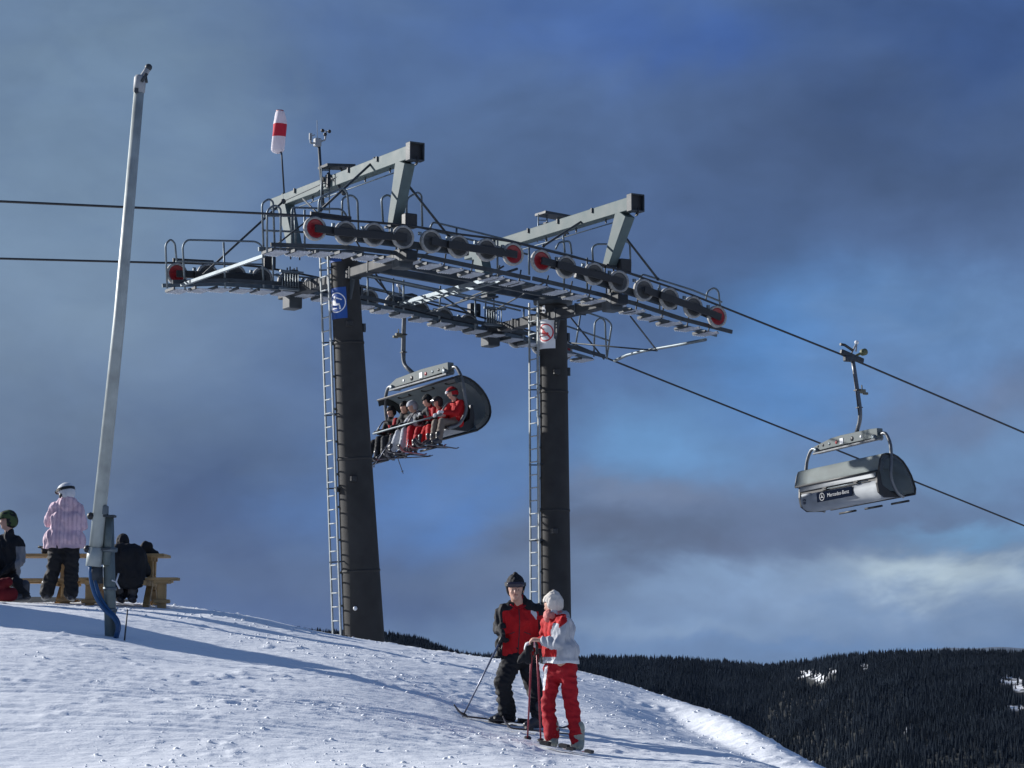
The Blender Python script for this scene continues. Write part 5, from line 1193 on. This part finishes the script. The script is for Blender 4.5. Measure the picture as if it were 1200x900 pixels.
    for y in (-.75, .45): m = MB(); m.box((-.43, y0 + y, -3.20), .05, .16, .09); m.tube([(-.44, y0 + y - .1, -3.22), (-.44, y0 + y + .1, -3.18)], .025, 8); B(m, 'shell_hinge', black, bevel=.01)
    m = MB(); m.tube([(-.44, y0 - 1.2, -3.21), (-.44, y0 + .55, -3.21)], .012, 6); B(m, 'hinge_bar', galv)
    for k in range(6):
        y = y0 - W2 + W2 / 3 * (k + .5); w = W2 / 3 - .04
        m = MB(); m.box((.03, y, -3.53), .52, w, .12); B(m, 'seat_cushion', padm, bevel=.03)
        m = MB(); m.beam((-.30, y, -3.56), (-.34, y, -3.02), .10, w, up=Vector((0, 1, 0))) if False else m.box((-.31, y, -3.22), .10, w, .46); B(m, 'back_cushion', padm, bevel=.03)
    for s in (-1, 1):
        m = MB(); e = y0 + s * (W2 + .03); prof = [(-.40, -3.0), (-.43, -3.3), (-.39, -3.53), (-.2, -3.65), (.3, -3.63), (.34, -3.56), (.0, -3.51), (-.27, -3.35), (-.32, -3.0)]
        vs = [(x, e - .03, z) for x, z in prof] + [(x, e + .03, z) for x, z in prof]; n = len(prof)
        m.add(vs, [tuple(range(n))[::-1], tuple(range(n, 2 * n))] + [(i, (i + 1) % n, n + (i + 1) % n, n + i) for i in range(n)]); B(m, 'end_cap', black)
    if not opened:
        # advert on the back: runs left to right for somebody behind the chair
        bb = Matrix(((0, -.08, -1, -.45), (-1, 0, 0, 0), (0, 1, -.08, 0), (0, 0, 0, 1)))
        cy, cz_ = y0 + .10, -3.385
        m = MB(); m.box((-.435, cy, cz_), .012, 1.36, .235); ad = B(m, 'advert_panel', adm)
        def at_(y, z, x=-.447): return Matrix.Translation((x, y, z)) @ Matrix(((0, 0, -1, 0), (-1, 0, 0, 0), (0, 1, 0, 0), (0, 0, 0, 1)))
        text_mesh('advert_lettering', 'Mercedes-Benz', .135, adw, ad, at_(cy - .16, cz_ + .005))
        m = MB(); ry = cy + .47
        for k in range(28):
            a = 2 * math.pi * k / 28; b = 2 * math.pi * (k + 1) / 28; r1, r2 = .098, .083
            m.add([(-.449, ry + math.cos(a) * r1, cz_ + math.sin(a) * r1), (-.449, ry + math.cos(b) * r1, cz_ + math.sin(b) * r1), (-.449, ry + math.cos(b) * r2, cz_ + math.sin(b) * r2), (-.449, ry + math.cos(a) * r2, cz_ + math.sin(a) * r2)], [(0, 1, 2, 3)])
        for k in range(3):
            a = math.pi / 2 + k * 2 * math.pi / 3; p = [(-.4495, ry + math.cos(a + q) * r_, cz_ + math.sin(a + q) * r_) for q, r_ in ((0, .088), (.9, .018), (-.9, .018))]; m.add(p + [(-.4495, ry, cz_)], [(0, 1, 3), (0, 3, 2)])
        o = m.build('advert_emblem', adw, ad, local=True)
        text_mesh('chair_number', '83', .15, adm, root, at_(y0 + 1.28, -3.42, -.436) @ Matrix.Rotation(math.pi / 2, 4, 'Z'))
        m = MB(); m.tube([(-.43, y0 + 1.36, -3.265), (-.43, y0 + 1.02, -3.265)], .035, 10); B(m, 'handle', alum)
    # bubble: closed it curves from the back over the seats to the knees, open it swings up and behind
    piv = Vector((-.02, -3.12)); arc = []
    aa, ab = (R(181), R(-36)) if not opened else (R(236), R(68))
    for k in range(17):
        a = aa + (ab - aa) * k / 16; rx = (.50 if not opened else .62) + (.34 if not opened else .22) * max(0, math.cos((a - R(-20)) if not opened else (a - R(180)))) ; arc.append((piv.x + math.cos(a) * rx, piv.y + math.sin(a) * (.76 if not opened else (.80 if a < R(180) else .60))))
    if not opened: arc = [(-.44, -3.02), (-.405, -2.88), (-.365, -2.74), (-.31, -2.64), (-.17, -2.60), (.02, -2.60), (.18, -2.66), (.34, -2.77), (.47, -2.93), (.57, -3.10), (.64, -3.28), (.68, -3.42), (.66, -3.55)]; piv = Vector((.12, -3.15))
    extrude('bubble', arc, y0 - 1.60, y0 + 1.60, .018, bubm, root, 6)
    for s in (-1, 1):
        m = MB(); inner = [(piv.x + (x - piv.x) * .80, piv.y + (z - piv.y) * .80) for x, z in arc]; e = y0 + s * 1.60; n = len(arc)
        m.add([(x, e, z) for x, z in arc] + [(x, e + s * .03, z) for x, z in inner], [(i, i + 1, n + i + 1, n + i) for i in range(n - 1)], True); B(m, 'bubble_cheek', mat('smoked_cheek', (.06, .068, .07), .3, 0, .15, 3))
    for s in (-1, 1):
        m = MB(); m.tube([(x, y0 + s * 1.61, z) for x, z in arc], .022, 7); B(m, 'bubble_rim', black)
    for x, z in (arc[0], arc[-1]):
        m = MB(); m.tube([(x, y0 - 1.6, z), (x, y0 + 1.6, z)], .028, 7); B(m, 'bubble_edge', black)
    if opened:
        for y in (-1.0, .0, 1.0):
            x, z = arc[-4]; m = MB(); m.tube([(x - .02, y0 + y - .24, z - .02), (x - .12, y0 + y - .2, z - .03), (x - .12, y0 + y + .2, z - .03), (x - .02, y0 + y + .24, z - .02)], .022, 6, round_=.06); B(m, 'bubble_handle', black)
        m = MB(); m.tube([(.50, y0 - 1.45, -3.27), (.50, y0 + 1.45, -3.27)], .024, 8); B(m, 'restraint_bar', galv)
        for y in (-1.35, 0, 1.35): m = MB(); m.tube([(-.2, y0 + y, -2.9), (.25, y0 + y, -2.95), (.50, y0 + y, -3.27)], .018, 6, round_=.08); B(m, 'bar_arm', bead)
        fx = .62
    else: fx = .70
    for y in (-1.0, 0, 1.0):
        m = MB(); m.tube([(fx, y0 + y - .32, -4.05 if opened else -3.68), (fx, y0 + y + .32, -4.05 if opened else -3.68)], .028, 7); B(m, 'footrest', black)
    return root, M
YAW = math.atan2(LV.y, LV.x)
chair(999, 418, 0, YAW, -.065, .38, False, 'empty chair on the right with closed bubble and dark advert on its silver back')
ch2, M2 = chair(474, 352, GA, YAW + math.pi + R(7), .085, .56, True, 'occupied chair below the wheels with raised smoked bubble and six riders')
def rider(y, sc, tilt, cfg, label, arm=0, lean=0, face=(1, 0, -.15), lx=0):
    J = dict(pel=(0, 0, .10), chest=(-.08 + lean * .5, 0, .40), neck=(-.06 + lean, 0, .60), head=(-.0 + lean, .02 * tilt, .75), shl=(-.06 + lean * .9, .19, .54), shr=(-.06 + lean * .9, -.19, .54),
             ell=(.10 + arm * .5, .27, .32), elr=(.10 + arm * .5, -.27, .32), hal=(.34 + arm, .12, .30), har=(.34 + arm, -.12, .30), hipl=(.03, .10, .08), hipr=(.03, -.10, .08), knl=(.48, .13, .09), knr=(.48, -.13, .09),
             anl=(.56 + lx, .13, -.36), anr=(.58 + lx, -.13, -.36), tol=(.72 + lx, .15, -.40), tor=(.74 + lx, -.15, -.40), fwd=(1, 0, 0), face=face, curll=1, curlr=1)
    rq = random.Random(int(y * 100)); jt_ = lambda a_=.04: rq.uniform(-a_, a_)
    for k_ in ('ell', 'elr', 'hal', 'har', 'knl', 'knr', 'anl', 'anr', 'head', 'neck'): J[k_] = tuple(v_ + jt_(.05 if k_[0] in 'eha' else .04) for v_ in J[k_])
    J['tol'] = (J['anl'][0] + .16, J['anl'][1] + .02, J['anl'][2] - .04); J['tor'] = (J['anr'][0] + .16, J['anr'][1] - .02, J['anr'][2] - .04)
    sc = sc * 1.08; J = {k: (tuple(v_ * sc for v_ in v) if k not in ('fwd', 'face', 'curll', 'curlr') else v) for k, v in J.items()}
    cfg = dict(dict(vox=.02, bulk=1.05 * sc, hs=sc, boots=c_plast, glove=c_blk, trousers=c_blk), **cfg)
    m4 = M2 @ Matrix.Translation((-.01, .56 + y * 1.13, -3.55)); b = person(J, cfg, m4, label=label, group='riders on the occupied chair'); return J, m4
RD = [(-1.18, 1, dict(jacket=[c_blk, c_redt], jacket_fn=lambda c: 1 if (c.z < .5 and -.03 < c.y < .16) or c.y > .2 and c.z > .45 else 0, hat=c_knb), 'rider in black and dark red jacket at the far left end of the chair', dict(lean=.08)),
      (-.70, 1, dict(jacket=c_blk, hat=c_knb, trousers=c_char), 'rider all in black, second from the left on the chair', dict(lean=.05)),
      (-.24, 1, dict(jacket=[c_dgrey, c_grey], jacket_fn=lambda c: 1 if math.sin(c.z * 20 + c.y * 9) > .6 else 0, hat=c_grey, hat_type='helmet', trousers=c_grey), 'rider with pale grey helmet and light grey trousers, third from the left on the chair', dict(lean=.06, face=(.9, -.2, -.3))),
      (.30, 1, dict(jacket=[c_char, c_redt], jacket_fn=lambda c: 1 if c.y > .05 else 0, hat=c_blk, trousers=c_redt), 'bare-faced rider with dark cap, red trousers and dark jacket beside the child', dict(lean=.10, face=(.8, -.5, -.3))),
      (.66, .82, dict(jacket=c_redt, hat=c_char, hat_type='helmet', goggles=c_lens, trousers=c_red), 'child in red with goggles between the two adults on the chair', dict(lean=.12)),
      (1.16, 1, dict(jacket=[c_red, c_wht], jacket_fn=lambda c: 1 if c.x > .16 and c.z < .36 and c.y < 0 else 0, hat=[c_char, c_redt], hat_fn=lambda c: 1 if c.z > .80 else 0, hat_type='helmet', goggles=c_wht, trousers=c_taupe, glove=c_wht), 'rider in bright red jacket and taupe trousers at the near right end of the chair', dict(lean=.05, arm=.06, face=(.85, -.45, -.25)))]
rr = random.Random(3)
LB2 = ['rider at the far left end', 'rider all in black', 'rider with pale grey helmet', 'dark-capped rider in red trousers', 'child in red', 'rider in taupe trousers']
for (y, sc_, cfg, lb, kw), lb2 in zip(RD, LB2):
    J, m4 = rider(y, sc_, 0, cfg, lb, **kw)
    for s, nm in (('l', 'nearer'), ('r', 'farther')):
        a = Vector(J['an' + s]); yw = rr.uniform(-.85, .85) + (.20 if y < -.5 else 0)
        sw_ = m4 @ Matrix.Translation(a + Vector((.05, 0, -.145))) @ Rz(yw) @ Matrix.Rotation(rr.uniform(-.06, .10) + (.26 if y < -.5 else .06), 4, 'Y')
        ski(sw_, 1.68 * (sc_ if sc_ < 1 else 1), mat('ski_red', (.20, .02, .02), .35) if y in (.30, .66) and s == 'l' else skid, '%s ski under the %s' % (nm, lb2), 'skis under the riders of the chair')
# a pair of poles held by two riders
for k, (y, a, b) in enumerate(((-.95, (.40, 0, -3.25), (.10, .15, -4.35)), (-.45, (.40, 0, -3.25), (.95, -.45, -4.25)), (.1, (.45, 0, -3.3), (.85, .25, -4.2)))):
    ski_pole(M2 @ Vector((a[0], a[1] + y + .56, a[2])), M2 @ Vector((b[0], b[1] + y + .56, b[2])), m_blue if k else skid, ['dark ski pole hanging at the far left of the occupied chair', 'silver ski pole held by the rider all in black', 'silver ski pole between the grey-helmeted rider and the red trousers'][k], 'ski poles held on the chair')

# ------------------------------------------------------------------ thin winter haze
hb = bpy.data.meshes.new('haze'); bmh = bmesh.new(); bmesh.ops.create_cube(bmh, size=1); bmh.to_mesh(hb); bmh.free()
zmin, zmax = 1e9, -1e9
for o in S.objects:
    if o.type == 'MESH' and o.parent is None and len(o.data.vertices) > 3:
        n_ = len(o.data.vertices)
        if o.name.split('.')[0] in ('hills', 'mountain', 'forest', 'snow_ground'):
            a = np.empty(n_ * 3, np.float32); o.data.vertices.foreach_get('co', a); zmin = min(zmin, a[2::3].min()); zmax = max(zmax, a[2::3].max())
zmax = max(zmax, 16.0) + 25; zmin -= 1.5
print('haze z', zmin, zmax)
ho = bpy.data.objects.new('haze', hb); COL.objects.link(ho); ho.scale = (33000, 33000, zmax - zmin); ho.location = (0, 0, (zmax + zmin) / 2); ho['kind'] = 'stuff'; ho['label'] = 'thin blue winter haze in the valley air'; ho['category'] = 'haze'
hzm = bpy.data.materials.new('haze'); hzm.use_nodes = True; t = hzm.node_tree; t.nodes.clear(); pv = t.nodes.new('ShaderNodeVolumePrincipled'); pv.inputs['Density'].default_value = 5.5e-6; pv.inputs['Color'].default_value = (.42, .62, 1, 1)
ou = t.nodes.new('ShaderNodeOutputMaterial'); t.links.new(pv.outputs[0], ou.inputs['Volume']); hb.materials.append(hzm)
